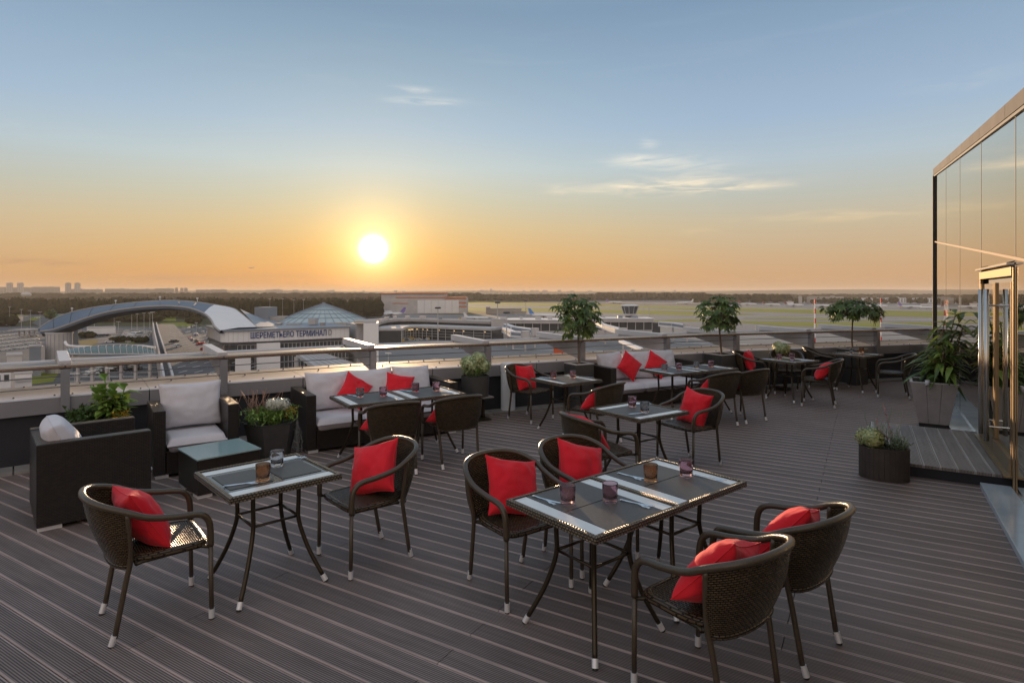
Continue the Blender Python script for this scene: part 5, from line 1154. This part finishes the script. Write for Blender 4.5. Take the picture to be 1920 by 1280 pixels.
def glass(x, y, k, label, z=TH-.0075):
    o = bpy.data.objects.new('glass_tumbler', gmesh[k]); col.objects.link(o); place(o, (x, y, z), random.uniform(0, 6), scale=1.22); tag(o, label, 'glass', 'coloured tumblers on the tables'); return o
def flat_strip(mb, pts, ws, z=.0, th=.0022, arch=0):
    R = []
    m_ = len(pts)
    for i, (p, w) in enumerate(zip(pts, ws)):
        zz = z+arch*math.sin(pi*i/(m_-1)); R.append([Vector((p[0], p[1]-w/2, zz)), Vector((p[0], p[1], zz+th)), Vector((p[0], p[1]+w/2, zz))])
    mb.grid(R); mb.grid([[r[0], r[2]] for r in R], flip=True)
def knife_mesh():
    mb = MB(); flat_strip(mb, [(-.105, 0), (-.10, 0), (-.03, 0), (-.01, 0), (.0, 0), (.06, .002), (.09, .003), (.107, .006)], [.006, .013, .012, .008, .015, .019, .015, .002], .001, .004); return mb.build('knife', M_silver, None, True, False).data
def fork_mesh():
    mb = MB(); flat_strip(mb, [(-.10, 0), (-.095, 0), (-.04, 0), (.02, 0), (.04, 0), (.055, 0), (.062, 0)], [.006, .014, .009, .006, .012, .022, .022], .001, .003, .006)
    for k in range(4): flat_strip(mb, [(.060, -.0085+k*.0057), (.08, -.0085+k*.0057), (.098, -.0085+k*.0057)], [.0036, .0032, .0018], .0012, .002, .003)
    return mb.build('fork', M_silver, None, True, False).data
kn, fk = knife_mesh(), fork_mesh()
def cutlery(x, y, deg, where, z=TH-.0035):
    for me, nm, dx, da in ((kn, 'knife', .012, 3), (fk, 'fork', -.012, -9)):
        a = math.radians(deg); o = bpy.data.objects.new(nm, me); col.objects.link(o); place(o, (x-math.sin(a)*dx, y+math.cos(a)*dx, z+(.0025 if nm == 'fork' else 0)), math.radians(deg+da)); tag(o, f'steel {nm} {where}', nm, 'cutlery laid on the tables')
def matpl(x, y, deg, w, d, where, mm=None):
    mb = MB(); mb.box((0, 0, 0), (w, d, .002)); o = mb.build('placemat', mm or M_mat); place(o, (x, y, TH-.0055), math.radians(deg)); tag(o, f'dark grey placemat {where}', 'placemat', 'dark placemats')
def rot(x, y, c, deg): a = math.radians(deg); return (c[0]+x*math.cos(a)-y*math.sin(a), c[1]+x*math.sin(a)+y*math.cos(a))
def at_top(px, py): return fl(px, py, TH)
# left small table
c = (-1.655, 4.05); table(*c, 43, 'square bistro table at the left with sun on its far edge', False)
for s, wh in ((-1, 'on the left half of the left small table'), (1, 'on the right half of the left small table')):
    p = rot(s*.165, 0, c, 43); matpl(*p, 43, .27, .36, wh)
glass(*at_top(493, 899), 2, 'amber rose tumbler on the left small table'); glass(*at_top(519.5, 872), 1, 'clear smoky tumbler on the left small table')
cutlery(*at_top(452, 907), 28, 'beside the amber tumbler on the left small table'); cutlery(*at_top(548, 860), 43, 'at the far corner of the left small table')
# big double table
ca = (.4705+.0, 3.482); cb = (1.014, 3.925)
table(*ca, 39, 'nearer half of the big double bistro table in the foreground'); table(*cb, 39, 'farther half of the big double bistro table in the foreground')
for c, wh in ((ca, 'nearer half of the big double table'), (cb, 'farther half of the big double table')):
    for s, w2 in ((-1, 'near side of the '), (1, 'far side of the ')):
        p = rot(0, s*.165, c, 39); matpl(*p, 39, .455, .322, 'on the '+w2+wh)
glass(*at_top(1064.5, 942), 0, 'amethyst tumbler on the near double table, leftmost'); glass(*at_top(1144, 938), 0, 'amethyst tumbler on the near double table, beside the middle cutlery')
glass(*at_top(1220, 900), 2, 'rose brown tumbler on the far half of the big double table'); glass(*at_top(1286.5, 891), 0, 'dark purple tumbler farthest on the big double table')
cutlery(*at_top(1022, 936), -42, 'at the left corner of the big double table'); cutlery(*at_top(1192, 943), -36, 'in the middle of the big double table'); cutlery(*at_top(1182, 892), -42, 'left of the rose brown tumbler on the big double table'); cutlery(*at_top(1330, 895), -36, 'at the right end of the big double table')
# middle square table
c = (1.32, 6.23); table(*c, 35, 'single square bistro table in the middle of the terrace', False)
glass(*at_top(1185.5, 761), 0, 'amethyst tumbler on the middle square table'); glass(*at_top(1209, 772), 1, 'grey tumbler on the middle square table'); cutlery(*at_top(1196, 775), 20, 'on the middle square table'); cutlery(*at_top(1205, 757), 15, 'behind the tumblers on the middle square table')
matpl(*rot(0, 0, c, 35), 35, .62, .46, 'on the middle square table')
# table before the left sofa
c1 = rot(-.35, 0, (-1.36, 7.13), 33); c2 = rot(.37, 0, (-1.36, 7.13), 33)
table(*c1, 33, 'left half of the table before the left sofa'); table(*c2, 33, 'right half of the table before the left sofa')
for c, wh in ((c1, 'left half of the table before the left sofa'), (c2, 'right half of the table before the left sofa')): matpl(*c, 33, .45, .62, 'on the '+wh)
glass(*at_top(675, 744), 1, 'smoky tumbler, leftmost on the table before the left sofa'); glass(*at_top(718.5, 742), 0, 'purple tumbler, second from left before the left sofa'); glass(*at_top(779, 734), 0, 'purple tumbler, third from left before the left sofa'); glass(*at_top(818, 732), 0, 'purple tumbler, rightmost on the table before the left sofa')
cutlery(*at_top(660, 741), -30, 'at the left end of the table before the left sofa'); cutlery(*at_top(735, 744), -30, 'between the tumblers before the left sofa'); cutlery(*at_top(760, 732), -30, 'on the right half of the table before the left sofa'); cutlery(*at_top(836, 735), -30, 'at the right end of the table before the left sofa')
# small table by the bin
c = (.76, 8.42); table(*c, 35, 'square bistro table right of the pale blue bin', True); matpl(*c, 35, .45, .62, 'on the table right of the pale blue bin')
glass(*at_top(1037.5, 708.5), 0, 'rose tumbler left on the table right of the bin'); glass(*at_top(1074.5, 708.5), 0, 'rose tumbler right on the table right of the bin'); cutlery(*at_top(1098, 707), -20, 'at the right corner of the table by the bin'); cutlery(*at_top(1022, 708), -25, 'at the left corner of the table by the bin')
# table before the far sofa
c1 = rot(-.36, 0, (2.83, 9.55), 29); c2 = rot(.36, 0, (2.83, 9.55), 29)
table(*c1, 29, 'left half of the table before the far sofa'); table(*c2, 29, 'right half of the table before the far sofa')
for c, wh in ((c1, 'left half of the table before the far sofa'), (c2, 'right half of the table before the far sofa')): matpl(*c, 29, .45, .62, 'on the '+wh)
for px, py, k, l in ((1246, 695, 1, 'smoky tumbler, leftmost before the far sofa'), (1273, 693, 0, 'rose tumbler, second from left before the far sofa'), (1306, 690, 1, 'smoky tumbler, third from left before the far sofa'), (1333, 688, 0, 'purple tumbler, rightmost before the far sofa')): glass(*at_top(px, py), k, l)
cutlery(*at_top(1232, 692), -30, 'at the left end of the table before the far sofa'); cutlery(*at_top(1290, 689), -30, 'in the middle of the table before the far sofa'); cutlery(*at_top(1352, 689), -30, 'at the right end of the table before the far sofa')
# far tables
c = (5.02, 10.82); table(*c, 31, 'far square table in front of the yellow green flowers', True); glass(*at_top(1461, 674), 0, 'purple tumbler left on the far flower table'); glass(*at_top(1485, 673), 0, 'purple tumbler right on the far flower table'); cutlery(*at_top(1440, 673), -20, 'on the left of the far flower table'); cutlery(*at_top(1512, 675), -20, 'on the right of the far flower table')
c = (6.81, 11.85); table(*c, 33, 'farthest square table near the glass facade', True); glass(*at_top(1597, 662), 1, 'smoky tumbler on the farthest table'); glass(*at_top(1615, 661), 2, 'glowing amber tumbler on the farthest table'); cutlery(*at_top(1575, 661), -20, 'on the farthest table')
# ---- lounge armchairs, sofas, low table ---------------------------------------
def lounge(name, W, Dp, H, label, cat, nseat):
    """local: x across, -y front, origin centre on the floor"""
    t = empty(name, (0, 0, 0), 0, label, cat); aw = .115; w = W/2; d = Dp/2; h0 = .035
    for s in (-1, 1): mb = MB(); mb.box((s*(w-aw/2), 0, (H+h0)/2), (aw, Dp, H-h0)); mb.build('arm', M_wicks, t, bevel=.008)
    mb = MB(); mb.box((0, d-aw/2, (H+h0)/2-.003), (W-2*aw-.006, aw, H-h0-.006)); mb.build('backrest', M_wicks, t, bevel=.008)
    mb = MB(); mb.box((0, -aw/2+.004, (.27+h0)/2), (W-2*aw-.006, Dp-aw-.004, .27-h0)); mb.build('seat_base', M_wicks, t, bevel=.006)
    for sx in (-1, 1):
        for sy in (-1, 1): mb = MB(); mb.box((sx*(w-.08), sy*(d-.09), .018), (.12, .16, .034)); mb.build('foot', M_cap, t)
    sw = (W-2*aw-.02)/nseat
    return t, aw, sw
def seatc(t, W, Dp, aw, n_, z=.27, over=.03, th=.14):
    for i in range(n_):
        sw = (W-2*aw-.02)/n_; x = -W/2+aw+.01+sw*(i+.5)
        o = cushion('seat_cushion', sw-.004, Dp-aw+over, th, M_white, seed=i*5+W, par=t, tuck=.02, wr=.006, n=16)
        o.matrix_local = Matrix.Translation((x, -aw/2-over/2, z+th/2-.01)) @ Matrix.Rotation(pi/2, 4, 'X') @ Matrix.Diagonal((1, 1, 1, 1))
        # squarer box cushion
        for v in o.data.vertices:
            if abs(v.co.y) > .002: v.co.y = math.copysign(min(abs(v.co.y)*3.6, th/2), v.co.y)+noise.noise(v.co*6)*.004
def backc(t, x, y, z, w, h, th, tilt, seed, yaw=0, nm='back_cushion'):
    o = cushion(nm, w, h, th, M_white, seed=seed, par=t, tuck=.07, wr=.016, n=34, ke=.40); o.matrix_local = Matrix.Translation((x, y, z)) @ Matrix.Rotation(math.radians(yaw), 4, 'Z') @ Matrix.Rotation(math.radians(-tilt), 4, 'X'); return o
# left lounge chair seen from its outer side; faces right
t, aw, sw = lounge('lounge_armchair', .856, .81, .71, 'big woven lounge armchair seen from its outer side at the left edge', 'armchair', 1)
d1 = Vector((.746, .665, 0)); n1 = Vector((-.665, .746, 0)); cc = Vector((-3.84, 4.825, 0))+d1*.405+n1*.428; place(t, cc, math.atan2(.665, .746)+pi/2)
seatc(t, .856, .81, aw, 1); cu_ = cushion('back_cushion', .60, .46, .25, M_white, seed=2, par=t, tuck=.0, wr=.012, n=34, ke=.26); cu_.matrix_local = Matrix.Translation((-.03, .19, .62)) @ Matrix.Rotation(math.radians(-26), 4, 'X')
t, aw, sw = lounge('lounge_armchair', .826, .78, .705, 'woven lounge armchair with pale cushions facing the viewer, left of the flower pot', 'armchair', 1)
d1 = Vector((.816, .578, 0)); n1 = Vector((-.578, .816, 0)); cc = Vector((-3.715, 6.19, 0))+d1*.413+n1*.39; place(t, cc, math.atan2(.578, .816))
seatc(t, .826, .78, aw, 1); backc(t, .0, .14, .665, .64, .50, .20, 12, 7)
t, aw, sw = lounge('wicker_sofa', 2.04, .84, .70, 'long woven sofa with three pale back cushions at left centre', 'sofa', 3)
cc = Vector((-1.838, 8.087, 0)); place(t, cc, math.atan2(.544, .839)); seatc(t, 2.04, .84, aw, 3)
for k, x in enumerate((-.60, 0, .60)): backc(t, x, .17, .645, .60, .50, .21, 14+k*2, 11+k*3, (9, -6, 8)[k]).rotation_euler.rotate_axis('Y', (.04, -.03, .05)[k])
RedC = lambda M_, lab, pm=0: (lambda o: (col.objects.link(o), tag(o, lab, 'cushion', 'red cushions'), setattr(o, 'matrix_world', M_)))(bpy.data.objects.new('red_cushion', red_meshes[pm]))
SMx = Matrix.Translation(cc) @ Matrix.Rotation(math.atan2(.544, .839), 4, 'Z')
RedC(SMx @ Matrix.Translation((-.30, -.02, .64)) @ Matrix.Rotation(math.radians(12), 4, 'Z') @ Matrix.Rotation(math.radians(-24), 4, 'X') @ Matrix.Rotation(math.radians(38), 4, 'Y'), 'left red cushion on the left sofa, standing on its corner', 0)
RedC(SMx @ Matrix.Translation((.33, .02, .62)) @ Matrix.Rotation(math.radians(-10), 4, 'Z') @ Matrix.Rotation(math.radians(-26), 4, 'X') @ Matrix.Rotation(math.radians(14), 4, 'Y'), 'right red cushion on the left sofa, lying flatter', 2)
t, aw, sw = lounge('wicker_sofa', 2.055, .82, .70, 'far woven sofa with three pale back cushions and two red cushions', 'sofa', 3)
cc = Vector((2.333, 10.592, 0)); place(t, cc, math.atan2(.466, .885)); seatc(t, 2.055, .82, aw, 3)
for k, x in enumerate((-.60, 0, .60)): backc(t, x, .16, .645, .60, .50, .21, 14+k*2, 31+k*3, (8, -7, 7)[k]).rotation_euler.rotate_axis('Y', (-.04, .03, .06)[k])
SMx = Matrix.Translation(cc) @ Matrix.Rotation(math.atan2(.466, .885), 4, 'Z')
RedC(SMx @ Matrix.Translation((-.34, -.03, .66)) @ Matrix.Rotation(math.radians(-20), 4, 'X') @ Matrix.Rotation(math.radians(42), 4, 'Y'), 'left red cushion on the far sofa, diamond wise', 1)
RedC(SMx @ Matrix.Translation((.30, .02, .64)) @ Matrix.Rotation(math.radians(-22), 4, 'X') @ Matrix.Rotation(math.radians(36), 4, 'Y'), 'right red cushion on the far sofa', 3)
# low glass topped table
t = empty('coffee_table', (-2.944, 6.014, 0), math.radians(45), 'low woven cube table with a green tinted glass top between the lounge chairs', 'table')
mb = MB(); mb.box((0, 0, .198), (.585, .575, .33)); mb.build('woven_body', M_wicks, t, bevel=.006)
mb = MB(); mb.box((0, 0, .373), (.60, .59, .012)); mb.build('glass_top', M_ctop, t)
for sx in (-1, 1):
    for sy in (-1, 1): mb = MB(); mb.box((sx*.22, sy*.2, .017), (.13, .14, .033)); mb.build('foot', M_cap, t)
# bin
p = (-.065, 9.78); t = empty('waste_bin', (*p, 0), 0, 'pale blue cylindrical bin by the parapet', 'bin')
mb = MB(); mb.lathe([(.118, 0), (.118, .75), (.122, .755), (.125, .77)], 32); mb.build('body', M_bin, t, True).data.set_sharp_from_angle(angle=.6)
mb = MB(); mb.lathe([(.124, .65), (.127, .66), (.127, .785), (.105, .79), (.10, .77), (.09, .71), (.001, .70)], 32); mb.build('lid', M_bin, t, True).data.set_sharp_from_angle(angle=.6)
# ---- plants -----------------------------------------------------------------
def leaf(mb, p, d, n_, L, W, droop=.25, segs=3):
    d = d.normalized(); s = d.cross(n_)
    if s.length < 1e-4: s = d.orthogonal()
    s.normalize(); up = s.cross(d).normalized(); ws = {3: (.15, 1, .7, .03), 2: (.3, 1, .05)}[segs]; R = []
    for i in range(segs+1):
        t_ = i/segs; c_ = p+d*L*t_-Vector((0, 0, 1))*droop*L*t_*t_; w = W*ws[i]/2; R.append([c_-s*w+up*w*.35, c_, c_+s*w+up*w*.35])
    mb.grid(R)
def rdir(r, zmin=-1):
    while True:
        v = Vector((r.gauss(0, 1), r.gauss(0, 1), r.gauss(0, 1))).normalized()
        if v.z >= zmin: return v
def pot_square(t, w, h, m, rim=M_rimlt, taper=1.0):
    mb = MB(); mb.box((0, 0, h/2), (w/taper if taper > 1 else w, w/taper if taper > 1 else w, h), 0, None, (taper, taper)); mb.build('pot', m, t, bevel=.005)
    mb = MB()
    for a in range(4): M_ = Matrix.Rotation(a*pi/2, 4, 'Z'); mb.box((0, w/2-.02, h+.006), (w+.01 if a % 2 == 0 else w-.07, .045, .016), 0, M_)
    mb.build('pot_rim', rim, t); mb = MB(); mb.box((0, 0, h-.01), (w-.07, w-.07, .02)); mb.build('soil', M_soil, t)
def umbrella_tree(x, y, ph, pw__, ztop, cz, rx, rz_, seed, label, lean=(0, 0), nclus=120, flat=False):
    r = random.Random(seed); t = empty('potted_tree', (x, y, 0), .5, label, 'potted tree', 'umbrella trees in square pots'); pot_square(t, pw__, ph, M_planter2)
    stem = cr([Vector((0, 0, ph-.02)), Vector((lean[0]*.3, .01, ph+(cz-ph)*.4)), Vector((lean[0]*.8, lean[1], cz-rz_*.35)), Vector((lean[0], lean[1], cz+rz_*.2))], 5)
    mb = MB(); mb.tube(stem, [.020-.008*i/len(stem) for i in range(len(stem))], 8); mb.build('trunk', M_bark, t, True)
    mb = MB(); fb = MB(); c0 = Vector((lean[0], lean[1], cz))
    for k in range(nclus):
        d = rdir(r, -.75); rr = r.uniform(.45, 1.05)**.6*(1+.22*noise.noise(d*2.2+Vector((seed, 0, 0)))); e_ = c0+Vector((d.x*rx*rr, d.y*rx*rr, d.z*rz_*rr)); root = c0+Vector((d.x*.04, d.y*.04, -rz_*.45+.5*rz_*r.random()))
        if k % 3 == 0: mb.tube([root, root.lerp(e_, .5)+Vector((0, 0, .02)), e_], [.007, .005, .003], 5)
        ax = (d*.6+Vector((0, 0, .7))+rdir(r)*.35).normalized(); o1 = ax.orthogonal().normalized(); o2 = ax.cross(o1); nl = r.randint(6, 8); L = r.uniform(.075, .125)
        for q in range(nl):
            a = 2*pi*q/nl+r.uniform(-.2, .2); dd = (o1*math.cos(a)+o2*math.sin(a)+ax*.15-Vector((0, 0, .25))).normalized(); leaf(fb, e_, dd, ax, L*r.uniform(.8, 1.1), L*.42, .35)
    mb.build('branch', M_bark, t, True); tag(fb.build('crown', M_leaf, t, True), kind='stuff')
    return t
umbrella_tree(1.13, 10.08, .74, .36, 1.93, 1.48, .40, .43, 21, 'full crowned umbrella tree in a square pot left of the far sofa', (-.02, 0), 150)
umbrella_tree(4.05, 11.55, .75, .46, 1.95, 1.52, .40, .38, 22, 'leaning umbrella tree in a square pot behind the far sofa table', (-.10, 0), 150)
umbrella_tree(7.24, 12.72, .74, .42, 1.8, 1.55, .56, .25, 23, 'flat crowned umbrella tree in a square pot behind the farthest table', (.02, 0), 190)
def hydrangea(t, c, R, nh, rh, seed, m=M_hyd, m2=None, nf=480):
    r = random.Random(seed)
    for k in range(nh):
        d = rdir(r, -.3); cc_ = c+Vector((d.x*R[0], d.y*R[1], d.z*R[2]))*(.62 if k else 0); mb = MB(); rr = rh*r.uniform(.85, 1.15)
        for _ in range(nf):
            n_ = rdir(r); bump = 1+.30*noise.noise(n_*5+Vector((k, seed, 0))); p = cc_+n_*rr*bump*r.uniform(.78, 1.12); a = n_.orthogonal().normalized(); b = n_.cross(a); tw = r.random()*pi; a, b = a*math.cos(tw)+b*math.sin(tw), b*math.cos(tw)-a*math.sin(tw); s_ = rr*r.uniform(.11, .19)
            q = n_*s_*.4; mb.add([p-a*s_+q, p-b*s_-q*.3, p+a*s_+q, p+b*s_-q*.3], [(0, 1, 2, 3)])
        o = mb.build('flower_head', m if (m2 is None or k % 2) else m2, t, True)
def sprigs(t, c, spread, H, n_, seed, m, nm='sprig', L=.03, thin=.0018, lw=.4, tall=1.0, leaves=9):
    r = random.Random(seed); mb = MB()
    for _ in range(n_):
        b = Vector((c[0]+r.gauss(0, spread[0]*.45), c[1]+r.gauss(0, spread[1]*.45), c[2])); tip = b+Vector((r.gauss(0, .25)*H, r.gauss(0, .25)*H, H*r.uniform(.5, 1)*tall)); mid = b.lerp(tip, .5)+Vector((r.gauss(0, .1)*H, r.gauss(0, .1)*H, .02)); mb.tube([b, mid, tip], thin, 4)
        for q in range(leaves): t_ = r.uniform(.15, 1); p = b.lerp(mid, t_*2) if t_ < .5 else mid.lerp(tip, t_*2-1); leaf(mb, p, (rdir(r)+Vector((0, 0, .6))), Vector((0, 0, 1)), L*r.uniform(.7, 1.3), L*lw, .2, 2)
    return tag(mb.build(nm, m, t, True), kind='stuff')
# hydrangea pot on a small stand by the bin
st = empty('plant_stand', (-.56, 9.12, 0), math.radians(30), 'low dark stand with two posts carrying the hydrangea pot left of the bin', 'stand')
mb = MB(); mb.box((0, 0, .355), (.44, .40, .022)); mb.build('top', M_planter, st, bevel=.004); mb = MB(); mb.box((.05, 0, .012), (.30, .30, .024)); mb.build('base', M_metal_dk, st, bevel=.003)
for s in (-1, 1): mb = MB(); mb.box((.05+s*.08, 0, .184), (.035, .06, .32)); mb.build('post', M_metal_dk, st)
t = empty('hydrangea_pot', (-.56, 9.12, .366), 0, 'pale green hydrangea in a dark round pot on the low stand left of the bin', 'potted plant')
mb = MB(); mb.lathe([(.20, 0), (.215, .31), (.20, .31), (.20, .29), (.001, .29)], 28); mb.build('pot', M_planter2, t, True).data.set_sharp_from_angle(angle=.6)
hydrangea(t, Vector((0, 0, .46)), (.20, .16, .17), 11, .105, 3); sprigs(t, (0, 0, .29), (.2, .2), .2, 26, 9, M_leaf2, L=.05)
# far flower pot on a round pedestal
st = empty('pedestal', (5.36, 11.98, 0), 0, 'dark round based pedestal under the yellow green flowers', 'stand')
mb = MB(); mb.lathe([(.22, 0), (.22, .02), (.20, .03)], 28); mb.build('base', M_metal_dk, st); mb = MB(); mb.lathe([(.2, .34), (.2, .36)], 28); mb.build('top', M_metal_dk, st)
for s in (-1, 1): mb = MB(); mb.tube([(s*.10, 0, .02), (s*.10, 0, .345)], .022, 8); mb.build('post', M_metal_dk, st)
t = empty('flower_pot', (5.36, 11.98, .362), 0, 'yellow green hydrangea pot behind the far flower table', 'potted plant')
mb = MB(); mb.lathe([(.16, 0), (.18, .26), (.165, .26), (.165, .24), (.001, .24)], 24); mb.build('pot', M_planter2, t, True)
hydrangea(t, Vector((0, 0, .42)), (.20, .14, .14), 9, .095, 5, M_hyd, M_hydy)
# flower planter between lounge chair and sofa
t = empty('flower_planter', (-2.86, 7.10, 0), math.radians(35), 'dark tub of mixed flowers between the lounge chair and the left sofa', 'planter')
mb = MB(); mb.lathe([(.22, 0), (.30, .40), (.31, .42), (.285, .42), (.28, .39), (.001, .39)], 6); mb.build('tub', M_planter2, t)
sprigs(t, (0, 0, .39), (.26, .24), .20, 120, 2, M_leaf2, 'foliage', L=.05, leaves=11)
sprigs(t, (-.12, .1, .42), (.16, .1), .36, 45, 4, M_pfl, 'dry_stems', L=.014, tall=1.1, leaves=10)
hydrangea(t, Vector((.04, -.08, .61)), (.16, .07, .04), 5, .062, 6, M_wfl, None, 260)
sprigs(t, (.22, 0, .42), (.07, .1), .17, 26, 12, M_yfl, 'yellow_flowers', L=.035, lw=.8, leaves=3)
r = random.Random(8); mb = MB()
for k in range(26):
    a = r.uniform(-.5, .7); x0 = Vector((.285*math.cos(a), .285*math.sin(a), .42)); p = x0.copy()
    for q in range(16):
        p2 = p+Vector((r.gauss(.002, .006), r.gauss(0, .006), -.024)); mb.tube([p, p2], .0012, 3, cap=False); leaf(mb, p2, rdir(r), Vector((0, 0, 1)), .014, .013, 0, 2); leaf(mb, p2, rdir(r), Vector((0, 0, 1)), .014, .013, 0, 2); p = p2
tag(mb.build('trailing_plant', M_trail, t, True), kind='stuff')
# broad leaved plant behind the left lounge chair
t = empty('broadleaf_planter', (-4.53, 6.62, 0), 0, 'bushy planter with broad glossy leaves behind the leftmost lounge armchair', 'planter')
pot_square(t, .42, .50, M_planter2); r = random.Random(15)
sprigs(t, (-.10, 0, .5), (.22, .2), .18, 120, 31, M_leaf, 'low_foliage', L=.07, leaves=10)
stems = MB(); proto = []
for k in range(3):
    mb = MB(); leaf(mb, Vector((0, 0, 0)), Vector((1, 0, .1)), Vector((0, 0, 1)), .17, .10, .25+.1*k); proto.append(mb.build('leaf', M_leaf2, None, True, False).data)
def leafobj(me, p, d, sc_, par):
    o = bpy.data.objects.new('leaf', me); col.objects.link(o); o.parent = par; d = d.normalized(); q = d.to_track_quat('X', 'Z'); o.matrix_local = Matrix.Translation(p) @ q.to_matrix().to_4x4() @ Matrix.Diagonal((sc_, sc_, sc_, 1)); return o
for k in range(14):
    b = Vector((r.uniform(-.02, .14), r.uniform(-.1, .1), .5)); tip = b+Vector((r.uniform(-.14, .18), r.uniform(-.12, .12), r.uniform(.22, .40))); 
    if k == 0: tip = Vector((.02, 0, 1.0))
    stems.tube([b, b.lerp(tip, .5)+Vector((0, 0, .02)), tip], .006, 5)
    for q in range(11):
        t_ = .25+.75*q/10; a = q*2.4; p = b.lerp(tip, t_); leafobj(proto[q % 3], p, Vector((math.cos(a), math.sin(a), .25+.7*(t_ > .9))), r.uniform(.65, 1.05), t)
stems.build('stem', M_leaf2, t, True); sprigs(t, (.22, -.05, .5), (.04, .06), .17, 14, 5, M_yfl, 'yellow_flowers', L=.035, lw=.7, leaves=6)
# tapered planter with long leaved plant by the door
px_, py_ = 6.10, 8.66; t = empty('tapered_planter', (px_, py_, 0), math.radians(-33), 'tapered brown boarded planter with a long leaved bush beside the glass door', 'planter')
TW, BWd, PH = .56, .36, .655
for a in range(4):
    M_ = Matrix.Rotation(a*pi/2, 4, 'Z')
    for k in range(3):
        f0, f1 = -.5+k/3+.004, -.5+(k+1)/3-.004; vs = [(f0*BWd, -BWd/2, .07), (f1*BWd, -BWd/2, .07), (f1*TW, -TW/2, PH), (f0*TW, -TW/2, PH)]; vi = [(x, y+.02, z) for x, y, z in vs]
        mb = MB(); mb.add([M_ @ Vector(v) for v in vs+vi], [(0, 1, 2, 3), (7, 6, 5, 4), (0, 4, 5, 1), (1, 5, 6, 2), (2, 6, 7, 3), (3, 7, 4, 0)]); mb.build('board', M_plpale, t)
mb = MB(); mb.box((0, 0, .035), (BWd-.02, BWd-.02, .07)); mb.build('base', M_blk, t)
mb = MB(); mb.add([(-TW/2+.02, -TW/2+.02, PH-.03), (TW/2-.02, -TW/2+.02, PH-.03), (TW/2-.02, TW/2-.02, PH-.03), (-TW/2+.02, TW/2-.02, PH-.03)], [(0, 1, 2, 3)]); mb.build('soil', M_soil, t)
mb = MB()
for a in range(4): mb.box((0, TW/2-.012, PH+.006), (TW+.01 if a % 2 == 0 else TW-.04, .035, .014), 0, Matrix.Rotation(a*pi/2, 4, 'Z'))
mb.build('rim', M_rimlt, t)
r = random.Random(44); proto = []
for k in range(3): mb = MB(); leaf(mb, Vector((0, 0, 0)), Vector((1, 0, .1)), Vector((0, 0, 1)), .32, .084, .45+.2*k); proto.append(mb.build('leaf', M_leaf, None, True, False).data)
mb2 = MB(); leaf(mb2, Vector((0, 0, 0)), Vector((1, 0, .1)), Vector((0, 0, 1)), .30, .086, .7); proto.append(mb2.build('leaf', M_leaf2, None, True, False).data)
stems = MB()
for k in range(17):
    b = Vector((r.uniform(-.1, .1), r.uniform(-.1, .1), PH-.03)); hh = r.uniform(.30, 1.02); tip = b+Vector((r.uniform(-.14, .14)+.26*hh, r.uniform(-.2, .2), hh)); stems.tube([b, b.lerp(tip, .5)+Vector((r.gauss(0, .02), r.gauss(0, .02), 0)), tip], [.012, .010, .006], 6)
    for q in range(17):
        t_ = .12+.88*q/16; a = q*2.4+k; p = b.lerp(tip, t_); leafobj(proto[3 if r.random() < .18 else q % 3], p, Vector((math.cos(a), math.sin(a), r.uniform(-.2, .5)+.7*(t_ > .93))), r.uniform(.65, 1.1), t)
stems.build('stem', M_bark, t, True)
t = empty('tealight', (px_-.22, py_-.20, PH-.03), 0, 'little frosted tealight standing in the rim of the tapered planter', 'candle'); mb = MB(); mb.lathe([(.028, 0), (.03, .075), (.024, .075), (.024, .03), (.001, .03)], 16); mb.build('holder', M_white, t, True)
# flower tub at the corner of the step
t = empty('step_planter', (3.90, 6.27, 0), math.radians(-30), 'oval ribbed tub of pale green succulents at the corner of the step', 'planter')
for k in range(30):
    a = 2*pi*k/30; mb = MB(); rx_, ry_ = .222, .15; x, y = rx_*math.cos(a), ry_*math.sin(a); tx, ty = -rx_*math.sin(a), ry_*math.cos(a); mb.box((x, y, .165), (.0245*math.hypot(tx, ty)/.12, .014, .33), math.atan2(ty, tx)); mb.build('stave', M_stave, t)
mb = MB(); mb.lathe([(1, .0), (1, .30), (.001, .30)], 30, (0, 0, 0), .212, .141); mb.build('soil', M_soil, t)
hydrangea(t, Vector((-.10, -.03, .40)), (.14, .06, .05), 6, .088, 17, M_hyd, M_hydy, 300)
sprigs(t, (-.02, .05, .30), (.16, .05), .26, 46, 41, M_sage, 'herb_sprigs', L=.02, leaves=14); sprigs(t, (.13, -.02, .30), (.09, .08), .17, 60, 42, M_sage, 'thyme_cushion', L=.022, leaves=14)
sprigs(t, (-.02, .06, .32), (.18, .04), .40, 9, 43, M_sage, 'tall_stalks', L=.012, leaves=10, tall=1.15); sprigs(t, (.08, .03, .35), (.02, .02), .38, 2, 46, M_pink, 'pink_stalks', L=.02, lw=.8, leaves=16, tall=1.2)
